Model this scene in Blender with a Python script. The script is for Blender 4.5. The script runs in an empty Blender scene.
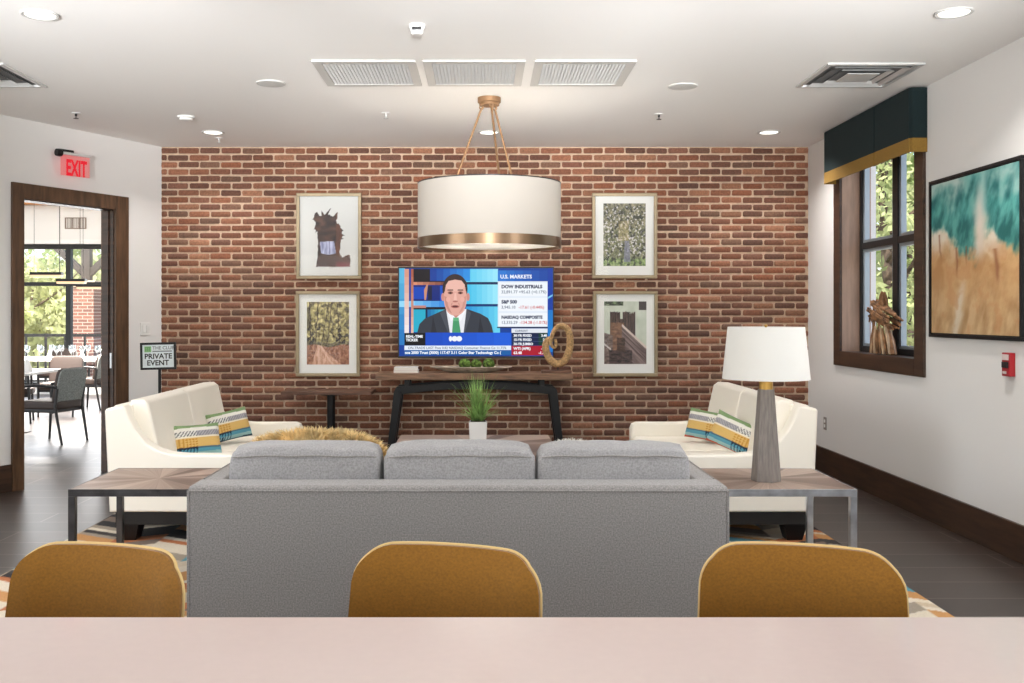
import bpy, bmesh, math, random
from mathutils import Vector, Matrix, noise
random.seed(7)
SC = bpy.context.scene
COL = SC.collection
PI = math.pi
CAMZ = 1.444          # camera height (m)
CEIL = 3.05

# ------------------------------------------------------------------ helpers
def lin(c):
    c = c / 255.0
    return c / 12.92 if c <= 0.04045 else ((c + 0.055) / 1.055) ** 2.4
def rgb(r, g, b): return (lin(r), lin(g), lin(b), 1.0)
def at(px, py, Y):
    """world point seen at pixel (px,py) of the photo at real depth Y"""
    return Vector(((px - 482) * Y / 1000.0, Y, CAMZ - (py - 314) * Y / 1000.0))

def T(x=0, y=0, z=0): return Matrix.Translation((x, y, z))
def RZ(a): return Matrix.Rotation(a, 4, 'Z')
def RX(a): return Matrix.Rotation(a, 4, 'X')
def RY(a): return Matrix.Rotation(a, 4, 'Y')

def nb(): return bmesh.new()
def merge(bm, tb, M=None, mi=0):
    if M is not None: bmesh.ops.transform(tb, matrix=M, verts=tb.verts)
    for f in tb.faces: f.material_index = mi
    me = bpy.data.meshes.new('tmp'); tb.to_mesh(me); tb.free()
    bm.from_mesh(me); bpy.data.meshes.remove(me)
def box(bm, x0, x1, y0, y1, z0, z1, bev=0, seg=2, M=None, mi=0):
    tb = nb(); bmesh.ops.create_cube(tb, size=1)
    for v in tb.verts:
        v.co = Vector(((x0 + x1) / 2 + v.co.x * (x1 - x0), (y0 + y1) / 2 + v.co.y * (y1 - y0), (z0 + z1) / 2 + v.co.z * (z1 - z0)))
    if bev: bmesh.ops.bevel(tb, geom=tb.edges[:], offset=bev, segments=seg, profile=.5, affect='EDGES')
    merge(bm, tb, M, mi)
def lathe(bm, prof, n=32, M=None, mi=0, cap0=True, cap1=True):
    tb = nb(); rings = []
    for r, z in prof:
        if r < 1e-6: rings.append([tb.verts.new((0, 0, z))])
        else: rings.append([tb.verts.new((r * math.cos(2 * PI * i / n), r * math.sin(2 * PI * i / n), z)) for i in range(n)])
    for a, b in zip(rings, rings[1:]):
        for i in range(n):
            j = (i + 1) % n
            if len(a) == 1 and len(b) == 1: continue
            if len(a) == 1: tb.faces.new((a[0], b[i], b[j]))
            elif len(b) == 1: tb.faces.new((a[i], b[0], a[j]))
            else: tb.faces.new((a[i], b[i], b[j], a[j]))
    if cap0 and len(rings[0]) > 1: tb.faces.new(rings[0])
    if cap1 and len(rings[-1]) > 1: tb.faces.new(rings[-1])
    bmesh.ops.recalc_face_normals(tb, faces=tb.faces)
    merge(bm, tb, M, mi)
def tube(bm, pts, r, n=10, M=None, mi=0, closed=False):
    pts = [Vector(p) for p in pts]; tb = nb(); rings = []
    N = len(pts); rr = r if isinstance(r, (list, tuple)) else [r] * N
    up = None
    for i, p in enumerate(pts):
        if closed: t = pts[(i + 1) % N] - pts[i - 1]
        else: t = pts[min(i + 1, N - 1)] - pts[max(i - 1, 0)]
        t.normalize()
        if up is None:
            a = Vector((0, 0, 1)) if abs(t.z) < .9 else Vector((1, 0, 0))
            up = (a - t * a.dot(t)).normalized()
        else:
            up = (up - t * up.dot(t)).normalized()
        s = t.cross(up)
        rings.append([tb.verts.new(p + (up * math.cos(2 * PI * k / n) + s * math.sin(2 * PI * k / n)) * rr[i]) for k in range(n)])
    for i in range(N if closed else N - 1):
        a, b = rings[i], rings[(i + 1) % N]
        for k in range(n):
            tb.faces.new((a[k], a[(k + 1) % n], b[(k + 1) % n], b[k]))
    if not closed:
        tb.faces.new(rings[0]); tb.faces.new(rings[-1])
    bmesh.ops.recalc_face_normals(tb, faces=tb.faces)
    merge(bm, tb, M, mi)
def bar(bm, a, b, w, h=None, bev=0, mi=0):
    """square bar from a to b"""
    a = Vector(a); b = Vector(b); h = h or w; d = b - a; L = d.length
    q = d.to_track_quat('Z', 'Y').to_matrix().to_4x4()
    box(bm, -w / 2, w / 2, -h / 2, h / 2, 0, L, bev, 2, Matrix.Translation(a) @ q, mi)
def prism(bm, poly, d0, d1, axis='y', bev=0, M=None, mi=0, seg=2):
    """extrude a 2D polygon. axis y: poly is (x,z); axis z: (x,y); axis x: (y,z)"""
    tb = nb()
    def mk(p, d):
        return {'y': (p[0], d, p[1]), 'z': (p[0], p[1], d), 'x': (d, p[0], p[1])}[axis]
    A = [tb.verts.new(mk(p, d0)) for p in poly]; B = [tb.verts.new(mk(p, d1)) for p in poly]
    n = len(poly)
    fa = tb.faces.new(A); fb = tb.faces.new(B[::-1])
    for i in range(n): tb.faces.new((A[i], B[i], B[(i + 1) % n], A[(i + 1) % n]))
    bmesh.ops.recalc_face_normals(tb, faces=tb.faces)
    if bev:
        es = [e for e in tb.edges if (e.verts[0] in A) == (e.verts[1] in A) and (fa in e.link_faces or fb in e.link_faces)]
        bmesh.ops.bevel(tb, geom=es, offset=bev, segments=seg, profile=.5, affect='EDGES')
    merge(bm, tb, M, mi)
def flat(bm, pts, mi=0):
    f = bm.faces.new([bm.verts.new(p) for p in pts]); f.material_index = mi
def softbox(bm, sx, sy, sz, rnd=.35, puff=.1, nx=14, ny=8, nz=10, M=None, mi=0, wob=0., seed=0):
    """a stuffed cushion: rounded box whose faces bulge. Centre at origin"""
    tb = nb(); bmesh.ops.create_cube(tb, size=2)
    bmesh.ops.subdivide_edges(tb, edges=tb.edges[:], cuts=9, use_grid_fill=True)
    e = 2 / max(rnd, .05)
    for v in tb.verts:
        x, y, z = v.co
        n = (abs(x) ** e + abs(y) ** e + abs(z) ** e) ** (1 / e)
        m = max(abs(x), abs(y), abs(z))
        x, y, z = x / n * m, y / n * m, z / n * m
        b = 1 + puff * (1 - x * x) * (1 - z * z)
        bz = 1 + puff * .35 * (1 - x * x)
        p = Vector((x * sx / 2, y * sy / 2 * b, z * sz / 2 * bz))
        if wob:
            w = noise.noise_vector(p * 9 + Vector((seed, seed * 2, 0))) * wob
            p += w
        v.co = p
    bmesh.ops.recalc_face_normals(tb, faces=tb.faces)
    merge(bm, tb, M, mi)

def obj(name, bm, mats, parent=None, smooth=40, M=None, flip=False):
    me = bpy.data.meshes.new(name)
    if M is not None: bmesh.ops.transform(bm, matrix=M, verts=bm.verts)
    if flip: bmesh.ops.recalc_face_normals(bm, faces=bm.faces)
    bm.to_mesh(me); bm.free()
    for m in (mats if isinstance(mats, (list, tuple)) else [mats]): me.materials.append(m)
    if smooth is not None and len(me.polygons):
        me.polygons.foreach_set('use_smooth', [True] * len(me.polygons))
        me.set_sharp_from_angle(angle=math.radians(smooth))
    o = bpy.data.objects.new(name, me); COL.objects.link(o)
    if smooth is not None and smooth <= 40:
        md = o.modifiers.new('weighted', 'WEIGHTED_NORMAL'); md.keep_sharp = True; md.weight = 80
    if parent is not None: o.parent = parent
    return o
def tag(o, label, cat, group=None):
    o['label'] = label; o['category'] = cat
    if group: o['group'] = group
    return o
def thing(name, label, cat, loc=(0, 0, 0), rz=0, group=None):
    o = bpy.data.objects.new(name, None); COL.objects.link(o)
    o.empty_display_size = .1
    o.location = loc; o.rotation_euler = (0, 0, rz)
    return tag(o, label, cat, group)
def struct(name, bm, mats, parent=None, smooth=30, M=None):
    o = obj(name, bm, mats, parent, smooth, M)
    if parent is None: o['kind'] = 'structure'
    return o
def dup(root, loc, rz, label, group=None):
    r = root.copy(); COL.objects.link(r); r.location = loc; r.rotation_euler = (0, 0, rz)
    r['label'] = label
    if group: r['group'] = group
    for ch in list(root.children):
        c = ch.copy(); COL.objects.link(c); c.parent = r
        for g in list(ch.children):
            d = g.copy(); COL.objects.link(d); d.parent = c
    return r

# ------------------------------------------------------------------ materials
MATS = {}
def mat(name, col=(200, 200, 200), rough=.5, metal=0, var=0, vscale=20, bump=0, bscale=60, stretch=(1, 1, 1), spec=None, sheen=0, col2=None, coat=0):
    m = bpy.data.materials.new(name); m.use_nodes = True
    nt = m.node_tree; N = nt.nodes; L = nt.links; b = N['Principled BSDF']
    b.inputs['Base Color'].default_value = rgb(*col); b.inputs['Roughness'].default_value = rough
    b.inputs['Metallic'].default_value = metal
    if spec is not None: b.inputs['Specular IOR Level'].default_value = spec
    if sheen: b.inputs['Sheen Weight'].default_value = sheen; b.inputs['Sheen Roughness'].default_value = .4
    if coat: b.inputs['Coat Weight'].default_value = coat; b.inputs['Coat Roughness'].default_value = .1
    if var or bump or col2:
        tc = N.new('ShaderNodeTexCoord'); mp = N.new('ShaderNodeMapping'); mp.inputs['Scale'].default_value = stretch
        L.new(tc.outputs['Object'], mp.inputs['Vector'])
    if var or col2:
        no = N.new('ShaderNodeTexNoise'); no.inputs['Scale'].default_value = vscale; no.inputs['Detail'].default_value = 5
        L.new(mp.outputs[0], no.inputs['Vector'])
        mr = N.new('ShaderNodeValToRGB')
        c1 = [max(0, c * (1 - var)) for c in col]; c2 = [min(255, c * (1 + var)) for c in col]
        if col2: c1, c2 = col, col2
        mr.color_ramp.elements[0].color = rgb(*c1); mr.color_ramp.elements[1].color = rgb(*c2)
        mr.color_ramp.elements[0].position = .32; mr.color_ramp.elements[1].position = .68
        L.new(no.outputs['Fac'], mr.inputs[0]); L.new(mr.outputs[0], b.inputs['Base Color'])
    if bump:
        nn = N.new('ShaderNodeTexNoise'); nn.inputs['Scale'].default_value = bscale; nn.inputs['Detail'].default_value = 4
        L.new(mp.outputs[0], nn.inputs['Vector'])
        bp = N.new('ShaderNodeBump'); bp.inputs['Strength'].default_value = bump; bp.inputs['Distance'].default_value = .01
        L.new(nn.outputs['Fac'], bp.inputs['Height']); L.new(bp.outputs[0], b.inputs['Normal'])
    MATS[name] = m
    return m
def emis(name, col, s=1.0):
    m = bpy.data.materials.new(name); m.use_nodes = True
    N = m.node_tree.nodes; b = N['Principled BSDF']
    b.inputs['Base Color'].default_value = (0, 0, 0, 1); b.inputs['Emission Color'].default_value = rgb(*col)
    b.inputs['Emission Strength'].default_value = s; b.inputs['Roughness'].default_value = .4
    b.inputs['Specular IOR Level'].default_value = .2
    return m
def attrmat(name, rough=.7, noisy=0, nscale=60, bump=0, bscale=80, spec=None):
    """colour from the mesh's own colour attribute 'tint' (a printed or woven pattern)"""
    m = mat(name, (200, 200, 200), rough, bump=bump, bscale=bscale, spec=spec)
    N = m.node_tree.nodes; L = m.node_tree.links
    a = N.new('ShaderNodeAttribute'); a.attribute_name = 'tint'
    out = a.outputs['Color']
    if noisy:
        tc = N.new('ShaderNodeTexCoord'); no = N.new('ShaderNodeTexNoise'); no.inputs['Scale'].default_value = nscale; no.inputs['Detail'].default_value = 6
        L.new(tc.outputs['Object'], no.inputs['Vector'])
        r = N.new('ShaderNodeMapRange'); r.inputs[3].default_value = 1 - noisy; r.inputs[4].default_value = 1 + noisy
        r.inputs[1].default_value = .3; r.inputs[2].default_value = .7
        L.new(no.outputs['Fac'], r.inputs[0])
        vm = N.new('ShaderNodeVectorMath'); vm.operation = 'SCALE'
        L.new(out, vm.inputs[0]); L.new(r.outputs[0], vm.inputs['Scale']); out = vm.outputs[0]
    L.new(out, N['Principled BSDF'].inputs['Base Color'])
    return m
def glass(name, refl=.06, tint=(255, 255, 255)):
    m = bpy.data.materials.new(name); m.use_nodes = True
    nt = m.node_tree; N = nt.nodes; L = nt.links
    N.remove(N['Principled BSDF'])
    t = N.new('ShaderNodeBsdfTransparent'); t.inputs[0].default_value = rgb(*tint)
    g = N.new('ShaderNodeBsdfGlossy'); g.inputs['Roughness'].default_value = .02
    lw = N.new('ShaderNodeLayerWeight'); lw.inputs['Blend'].default_value = .5
    pw = N.new('ShaderNodeMath'); pw.operation = 'POWER'; pw.inputs[1].default_value = 5; L.new(lw.outputs['Facing'], pw.inputs[0])
    ma = N.new('ShaderNodeMath'); ma.operation = 'MULTIPLY_ADD'; ma.inputs[1].default_value = .6; ma.inputs[2].default_value = refl; L.new(pw.outputs[0], ma.inputs[0])
    mx = N.new('ShaderNodeMixShader')
    L.new(ma.outputs[0], mx.inputs[0]); L.new(t.outputs[0], mx.inputs[1]); L.new(g.outputs[0], mx.inputs[2])
    L.new(mx.outputs[0], N['Material Output'].inputs['Surface'])
    return m
def shade_cloth(name, col, trans=.5, glow=0):
    m = bpy.data.materials.new(name); m.use_nodes = True
    nt = m.node_tree; N = nt.nodes; L = nt.links
    N.remove(N['Principled BSDF'])
    d = N.new('ShaderNodeBsdfDiffuse'); d.inputs[0].default_value = rgb(*col)
    t = N.new('ShaderNodeBsdfTranslucent'); t.inputs[0].default_value = rgb(*col)
    mx = N.new('ShaderNodeMixShader'); mx.inputs[0].default_value = trans
    L.new(d.outputs[0], mx.inputs[1]); L.new(t.outputs[0], mx.inputs[2])
    L.new(mx.outputs[0], N['Material Output'].inputs['Surface'])
    return m

M_WALL = mat('wall_paint', (234, 232, 229), .85, bump=.03, bscale=180)
M_CEIL = mat('ceiling_paint', (249, 247, 244), .9, bump=.02, bscale=200)
M_TRIM = mat('stained_wood', (88, 64, 45), .45, var=.2, vscale=6, stretch=(4, 4, .6))
M_TRIMD = mat('stained_wood_dark', (64, 45, 33), .4, var=.22, vscale=5, stretch=(.6, .6, 6))
M_MORTAR = mat('mortar', (194, 168, 144), .95, var=.07, vscale=30, bump=.25, bscale=150)
M_BRICK = attrmat('brick', .9, .26, 70, bump=.35, bscale=120)
M_SOFA = mat('grey_tweed', (144, 139, 135), .95, var=.13, vscale=160, bump=.1, bscale=320, sheen=.15)
M_SOFA2 = mat('grey_cushion', (156, 153, 152), .95, var=.09, vscale=130, bump=.12, bscale=260, sheen=.15)
M_CREAM = mat('cream_leather', (245, 238, 224), .48, bump=.05, bscale=220)
M_BLACKW = mat('black_lacquer_wood', (17, 14, 14), .4)
M_VELVET = mat('mustard_velvet', (140, 94, 24), .9, var=.07, vscale=150, stretch=(1, 1, 1.3), bump=.08, bscale=300, sheen=.25)
M_EDGE = mat('pale_edge_strip', (222, 190, 130), .85)
M_QUARTZ = mat('white_quartz', (226, 206, 198), .12, var=.004, vscale=40)
M_CAB = mat('cabinet_paint', (205, 200, 192), .5)
M_STEELD = mat('dark_steel', (86, 84, 84), .34, 1, var=.12, vscale=12)
M_STEEL = mat('steel_and_lit_legs', (206, 210, 216), .28, 1, var=.08, vscale=14)  # bright tone also paints window light on one side table's legs
M_BLACKM = mat('black_metal', (24, 24, 26), .42, .4)
M_BRASS = mat('antique_brass', (150, 116, 84), .5, .5)
M_BRONZE = mat('bronze_band', (128, 104, 82), .3, .9, var=.06, vscale=5)
M_GOLD = mat('gold_neck', (190, 150, 80), .35, .9)
M_OAK = mat('weathered_oak', (122, 92, 70), .6, var=.2, vscale=7, stretch=(.8, 8, 8), bump=.1, bscale=30)
M_OAKD = mat('dark_walnut', (96, 66, 50), .55, var=.2, vscale=7, stretch=(.8, 8, 8))
M_CEMENT = mat('grey_cement_wood', (126, 117, 110), .6, var=.1, vscale=18, stretch=(5, 5, .6))
M_SHADE = shade_cloth('lamp_linen', (245, 243, 238), .35)
M_PSHADE = shade_cloth('pendant_linen', (218, 211, 202), .14)
M_DIFF = shade_cloth('pendant_diffuser', (255, 255, 252), .2)
M_WHITE = mat('white_plastic', (236, 235, 232), .45)
M_VENTW = mat('white_vent_metal', (206, 204, 200), .6)
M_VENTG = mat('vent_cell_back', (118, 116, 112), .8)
M_VENTL = mat('vent_grille_metal', (178, 176, 172), .6)
M_CHROME = mat('vent_aluminium', (214, 214, 212), .35, .35)
M_BLACK = mat('black_plastic', (18, 18, 20), .35)
M_TEAL = mat('teal_valance_cloth', (17, 36, 38), .95, var=.12, vscale=120, bump=.1, bscale=300)
M_MUST = mat('gold_border_cloth', (146, 112, 48), .95, var=.08, vscale=120)
M_WINB = mat('window_black', (34, 36, 38), .45, .3)
M_WING = mat('window_aluminium', (150, 160, 168), .4, .5)
M_REVEAL = mat('reveal_wood_lit', (168, 138, 118), .5, var=.08, vscale=6, stretch=(4, 4, .6))  # brown wood coloured paler, as lit through the window
M_GLASS = glass('window_glass')
M_PGLASS = glass('picture_glass', .012)
M_STEM = glass('drinking_glass', .2, (235, 240, 242))
M_FRAME = mat('champagne_frame', (150, 134, 106), .45, .35, var=.06, vscale=8)
M_MAT = mat('mat_board', (236, 236, 232), .9)
M_MATG = mat('pale_grey_print', (206, 208, 206), .8)
M_PRINT = attrmat('photo_print', .6)
M_CANVAS = attrmat('painted_canvas', .75, bump=.15, bscale=60)
M_RUG = attrmat('woven_rug', .97, .08, 120, bump=.2, bscale=250)
M_PILLOW = attrmat('woven_pillow', .95, .06, 200, bump=.15, bscale=300)
M_ROPE = mat('rope', (176, 142, 98), .9, var=.2, vscale=60, bump=.8, bscale=70)
M_MOSS = mat('moss', (74, 96, 36), .95, var=.4, vscale=40, bump=1, bscale=80)
M_GRASS = mat('grass_blade', (140, 172, 104), .55, var=.3, vscale=8)
M_CERAM = mat('white_ceramic', (232, 230, 226), .25)
M_SOIL = mat('soil', (50, 40, 32), .9)
M_BOOK = mat('book_cover', (232, 230, 228), .6)
M_BOOK2 = mat('book_cover_blush', (214, 196, 190), .6)
M_PAGES = mat('book_pages', (240, 236, 226), .8)
M_BOWL = mat('grey_wood_bowl', (164, 150, 134), .6, var=.15, vscale=20)
M_DRIFT = mat('driftwood', (132, 96, 66), .9, var=.35, vscale=14, bump=.4, bscale=40)
M_DRIFTL = mat('driftwood_pale', (186, 158, 128), .9, var=.15, vscale=14)
M_FURT = mat('tan_fur', (218, 190, 138), .85, var=.18, vscale=14)
M_FURW = mat('ivory_fur', (226, 220, 206), .85, var=.08, vscale=14)
M_RED = mat('red_plastic', (170, 22, 34), .35)
M_EXITGL = emis('exit_letter_glow', (230, 36, 52), .95)
M_EXITP = None
M_EXITRED = emis('exit_panel_glow', (250, 130, 130), .55)
M_BULBD = emis('downlight_lens_glow', (255, 250, 240), 3.0)
M_LEDW = emis('pendant_strip_glow', (255, 214, 170), 1.3)
M_BULB = emis('bulb_glow', (255, 214, 160), 4)
M_SEATB = mat('brown_leather', (54, 42, 36), .6)
M_BACKG = mat('grey_pattern_cloth', (104, 108, 106), .9, col2=(146, 150, 146), vscale=70)
M_NAPK = mat('white_linen', (236, 234, 230), .8)
M_TABLEW = mat('pale_table_top', (206, 204, 200), .4)
M_BARK = mat('bark', (78, 66, 56), .9, var=.25, vscale=10, bump=.5, bscale=20)
M_LEAF = [mat('leaf_sage', (176, 184, 134), .6, var=.2, vscale=1.2), mat('leaf_green', (150, 166, 112), .6, var=.22, vscale=1.2), mat('leaf_pale', (190, 194, 146), .6, var=.18, vscale=1.2)]
M_GROUND = mat('outdoor_paving', (176, 172, 160), .95, var=.1, vscale=.8)
M_TIMBER = mat('dark_timber', (60, 54, 54), .7, var=.15, vscale=6)
M_ORANGE = mat('honey_timber', (178, 124, 78), .6, var=.12, vscale=4)
M_SIGNW = mat('sign_paper', (226, 234, 236), .6)
M_SIGNG = mat('sign_green', (140, 190, 130), .6)
M_INK = mat('black_ink', (24, 24, 26), .6)
M_INKG = mat('grey_ink', (120, 126, 128), .6)
def leafmat(m):
    N = m.node_tree.nodes; L = m.node_tree.links; b = N['Principled BSDF']; src = b.inputs['Base Color'].links[0].from_socket
    t = N.new('ShaderNodeBsdfTranslucent'); L.new(src, t.inputs[0]); mx = N.new('ShaderNodeMixShader'); mx.inputs[0].default_value = .45
    L.new(b.outputs[0], mx.inputs[1]); L.new(t.outputs[0], mx.inputs[2]); L.new(mx.outputs[0], N['Material Output'].inputs['Surface'])
for m_ in M_LEAF + [M_GRASS]: leafmat(m_)
for nm_ in ('leaf_sage', 'leaf_green', 'leaf_pale', 'grass_blade'):
    b_ = MATS[nm_].node_tree.nodes['Principled BSDF']
    b_.inputs['Specular IOR Level'].default_value = .2

def floor_material():
    m = mat('plank_tile', (64, 54, 48), .26)
    N = m.node_tree.nodes; L = m.node_tree.links; b = N['Principled BSDF']
    b.inputs['Specular IOR Level'].default_value = .7
    tc = N.new('ShaderNodeTexCoord')
    mp = N.new('ShaderNodeMapping'); L.new(tc.outputs['Object'], mp.inputs[0]); mp.inputs['Location'].default_value = (.2, -.12, 0)
    br = N.new('ShaderNodeTexBrick'); br.offset = .35; br.inputs['Scale'].default_value = 1
    br.inputs['Brick Width'].default_value = 1.22; br.inputs['Row Height'].default_value = .31
    br.inputs['Mortar Size'].default_value = .006; br.inputs['Mortar Smooth'].default_value = .3; br.inputs['Bias'].default_value = 0
    br.inputs['Color1'].default_value = rgb(48, 38, 33); br.inputs["Color2"].default_value = rgb(60, 48, 42)
    br.inputs['Mortar'].default_value = rgb(104, 94, 86)
    L.new(mp.outputs[0], br.inputs[0])
    m2 = N.new('ShaderNodeMapping'); m2.inputs['Scale'].default_value = (1.2, 9, 1); L.new(tc.outputs['Object'], m2.inputs[0])
    no = N.new('ShaderNodeTexNoise'); no.inputs['Scale'].default_value = 3; no.inputs['Detail'].default_value = 6; L.new(m2.outputs[0], no.inputs['Vector'])
    mr = N.new('ShaderNodeMapRange'); mr.inputs[1].default_value = .3; mr.inputs[2].default_value = .7; mr.inputs[3].default_value = .9; mr.inputs[4].default_value = 1.1
    L.new(no.outputs['Fac'], mr.inputs[0])
    vm = N.new('ShaderNodeVectorMath'); vm.operation = 'SCALE'; L.new(br.outputs['Color'], vm.inputs[0]); L.new(mr.outputs[0], vm.inputs['Scale'])
    L.new(vm.outputs[0], b.inputs['Base Color'])
    b.inputs['Roughness'].default_value = .36
    bp = N.new('ShaderNodeBump'); bp.inputs['Strength'].default_value = .15; bp.inputs['Distance'].default_value = .004; bp.invert = True
    L.new(br.outputs['Fac'], bp.inputs['Height']); L.new(bp.outputs[0], b.inputs['Normal'])
    return m
M_FLOOR = floor_material()

def sunburst_material(name):
    """veneer laid as rays from the middle of the top (object origin)"""
    m = mat(name, (120, 90, 72), .45)
    N = m.node_tree.nodes; L = m.node_tree.links; b = N['Principled BSDF']
    tc = N.new('ShaderNodeTexCoord'); sp = N.new('ShaderNodeSeparateXYZ'); L.new(tc.outputs['Object'], sp.inputs[0])
    an = N.new('ShaderNodeMath'); an.operation = 'ARCTAN2'; L.new(sp.outputs['Y'], an.inputs[0]); L.new(sp.outputs['X'], an.inputs[1])
    k = N.new('ShaderNodeMath'); k.operation = 'MULTIPLY'; k.inputs[1].default_value = 24 / (2 * PI); L.new(an.outputs[0], k.inputs[0])
    fl = N.new('ShaderNodeMath'); fl.operation = 'FLOOR'; L.new(k.outputs[0], fl.inputs[0])
    wn = N.new('ShaderNodeTexWhiteNoise'); wn.noise_dimensions = '1D'; L.new(fl.outputs[0], wn.inputs['W'])
    n1 = N.new('ShaderNodeTexNoise'); n1.noise_dimensions = '1D'; n1.inputs['Scale'].default_value = 9; n1.inputs['Detail'].default_value = 6; L.new(k.outputs[0], n1.inputs['W'])
    ad = N.new('ShaderNodeMath'); ad.operation = 'ADD'; L.new(wn.outputs['Value'], ad.inputs[0]); L.new(n1.outputs['Fac'], ad.inputs[1])
    hf = N.new('ShaderNodeMath'); hf.operation = 'MULTIPLY'; hf.inputs[1].default_value = .5; L.new(ad.outputs[0], hf.inputs[0])
    cr = N.new('ShaderNodeValToRGB'); e = cr.color_ramp.elements
    e[0].position = .15; e[0].color = rgb(86, 62, 50); e[1].position = .85; e[1].color = rgb(184, 162, 146)
    L.new(hf.outputs[0], cr.inputs[0]); L.new(cr.outputs[0], b.inputs['Base Color'])
    return m
M_BURST = sunburst_material('sunburst_veneer')

def tint_layer(bm): return bm.loops.layers.color.new('tint') if 'tint' not in bm.loops.layers.color else bm.loops.layers.color['tint']
def tint_obj(o, fn):
    """write a face-corner float colour attribute from fn(vertex index, co) -> sRGB triple"""
    me = o.data; at_ = me.color_attributes.new('tint', 'FLOAT_COLOR', 'POINT')
    buf = []
    for i, v in enumerate(me.vertices):
        c = fn(i, v.co); buf += [lin(max(0, min(255, c[0]))), lin(max(0, min(255, c[1]))), lin(max(0, min(255, c[2]))), 1]
    at_.data.foreach_set('color', buf)
def mixc(a, b, t): t = max(0, min(1, t)); return tuple(x + (y - x) * t for x, y in zip(a, b))
def fbm(x, y, z=0, o=4): return noise.fractal(Vector((x, y, z)), 1.0, 2.0, o)
def sstep(a, b, x): t = max(0, min(1, (x - a) / (b - a))); return t * t * (3 - 2 * t)
def grid(bm, nx, nz, fn):
    vs = [[bm.verts.new(fn(i / nx, j / nz)) for i in range(nx + 1)] for j in range(nz + 1)]
    for j in range(nz):
        for i in range(nx): bm.faces.new((vs[j][i], vs[j][i + 1], vs[j + 1][i + 1], vs[j + 1][i]))

def text_bm(bm, s, size, M, mi=0, align='LEFT', bold=0., ext=.0004):
    """lettering; local x right, y up"""
    cu = bpy.data.curves.new('txt', 'FONT'); cu.body = s; cu.size = size; cu.align_x = align; cu.extrude = ext; cu.offset = bold; cu.resolution_u = 3
    o = bpy.data.objects.new('txt', cu); COL.objects.link(o)
    dg = bpy.context.evaluated_depsgraph_get(); dg.update()
    me = bpy.data.meshes.new_from_object(o.evaluated_get(dg))
    tb = nb(); tb.from_mesh(me); bpy.data.meshes.remove(me)
    bpy.data.objects.remove(o); bpy.data.curves.remove(cu)
    merge(bm, tb, M, mi)

# ------------------------------------------------------------------ camera & world
cam = bpy.data.cameras.new('camera'); co = bpy.data.objects.new('camera', cam); COL.objects.link(co)
co.location = (0, 0, CAMZ); co.rotation_euler = (PI / 2, 0, 0)
cam.sensor_width = 36; cam.lens = 36 * 1000 / 1024.0
cam.shift_x = 30 / 1024; cam.shift_y = -27.5 / 1024
cam.clip_start = .05; cam.clip_end = 300
SC.camera = co
SC.view_settings.view_transform = 'Standard'; SC.view_settings.look = 'None'; SC.view_settings.gamma = 1
SC.view_settings.use_curve_mapping = False; SC.view_settings.exposure = 0.08

w = bpy.data.worlds.new('World'); SC.world = w; w.use_nodes = True
wn = w.node_tree.nodes; wl_ = w.node_tree.links
sky = wn.new('ShaderNodeTexSky'); sky.sky_type = 'NISHITA'; sky.sun_disc = False
sky.sun_elevation = math.radians(50); sky.sun_rotation = math.radians(200); sky.dust_density = 2.5; sky.air_density = 1.0
wl_.new(sky.outputs[0], wn['Background'].inputs[0]); wn['Background'].inputs[1].default_value = .42

def light(name, kind, loc, power, color=(1, 1, 1), size=.15, sizey=None, rot=(0, 0, 0), spread=None, shape=None):
    l = bpy.data.lights.new(name, kind); l.energy = power; l.color = color
    if kind == 'AREA':
        l.shape = shape or ('RECTANGLE' if sizey else 'DISK'); l.size = size
        if sizey: l.size_y = sizey
        if spread: l.spread = spread
    elif kind == 'POINT': l.shadow_soft_size = size
    elif kind == 'SUN': l.angle = size
    o = bpy.data.objects.new(name, l); COL.objects.link(o); o.location = loc; o.rotation_euler = rot
    return o
SUN = light('sun', 'SUN', (0, 0, 30), 8, (1, .95, .86), .02, rot=(math.radians(40), 0, math.radians(-25)))

# ------------------------------------------------------------------ room shell
BY = 9.615; BX0 = -3.08; BX1 = 3.135           # brick wall plane and its ends
dU = Vector((-.455, -.8905, 0)).normalized(); nU = Vector((-dU.y, dU.x, 0))   # angled wall: along, into room
nU = Vector((.8905, -.455, 0)).normalized()
WA = Matrix(((dU.x, nU.x, 0, BX0), (dU.y, nU.y, 0, BY), (0, 0, 1, 0), (0, 0, 0, 1)))   # x=u along, y=into room
WA_ANG = math.atan2(dU.y, dU.x)
def wu(px, py):
    """pixel on the angled wall -> (u, z)"""
    r = (px - 482) / 1000.0
    u = (BX0 - r * BY) / (r * dU.y - dU.x)
    Y = BY + dU.y * u
    return u, CAMZ - (py - 314) * Y / 1000.0
UL = 3.6
endA = Vector((BX0, BY, 0)) + dU * UL           # where the angled wall turns
FRY = -3.6                                      # unseen wall behind the camera

bm = nb(); flat(bm, [(-13, -6, 0), (4.2, -6, 0), (4.2, 19, 0), (-13, 19, 0)]); struct('floor', bm, M_FLOOR)
bm = nb()
poly = [(endA.x - .2, FRY - .2), (BX1 + .3, FRY - .2), (BX1 + .3, BY + .25), (BX0 - .05, BY + .25), (endA.x - .2, endA.y)]
prism(bm, poly, CEIL, CEIL + .12, 'z'); struct('ceiling', bm, M_CEIL)

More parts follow.
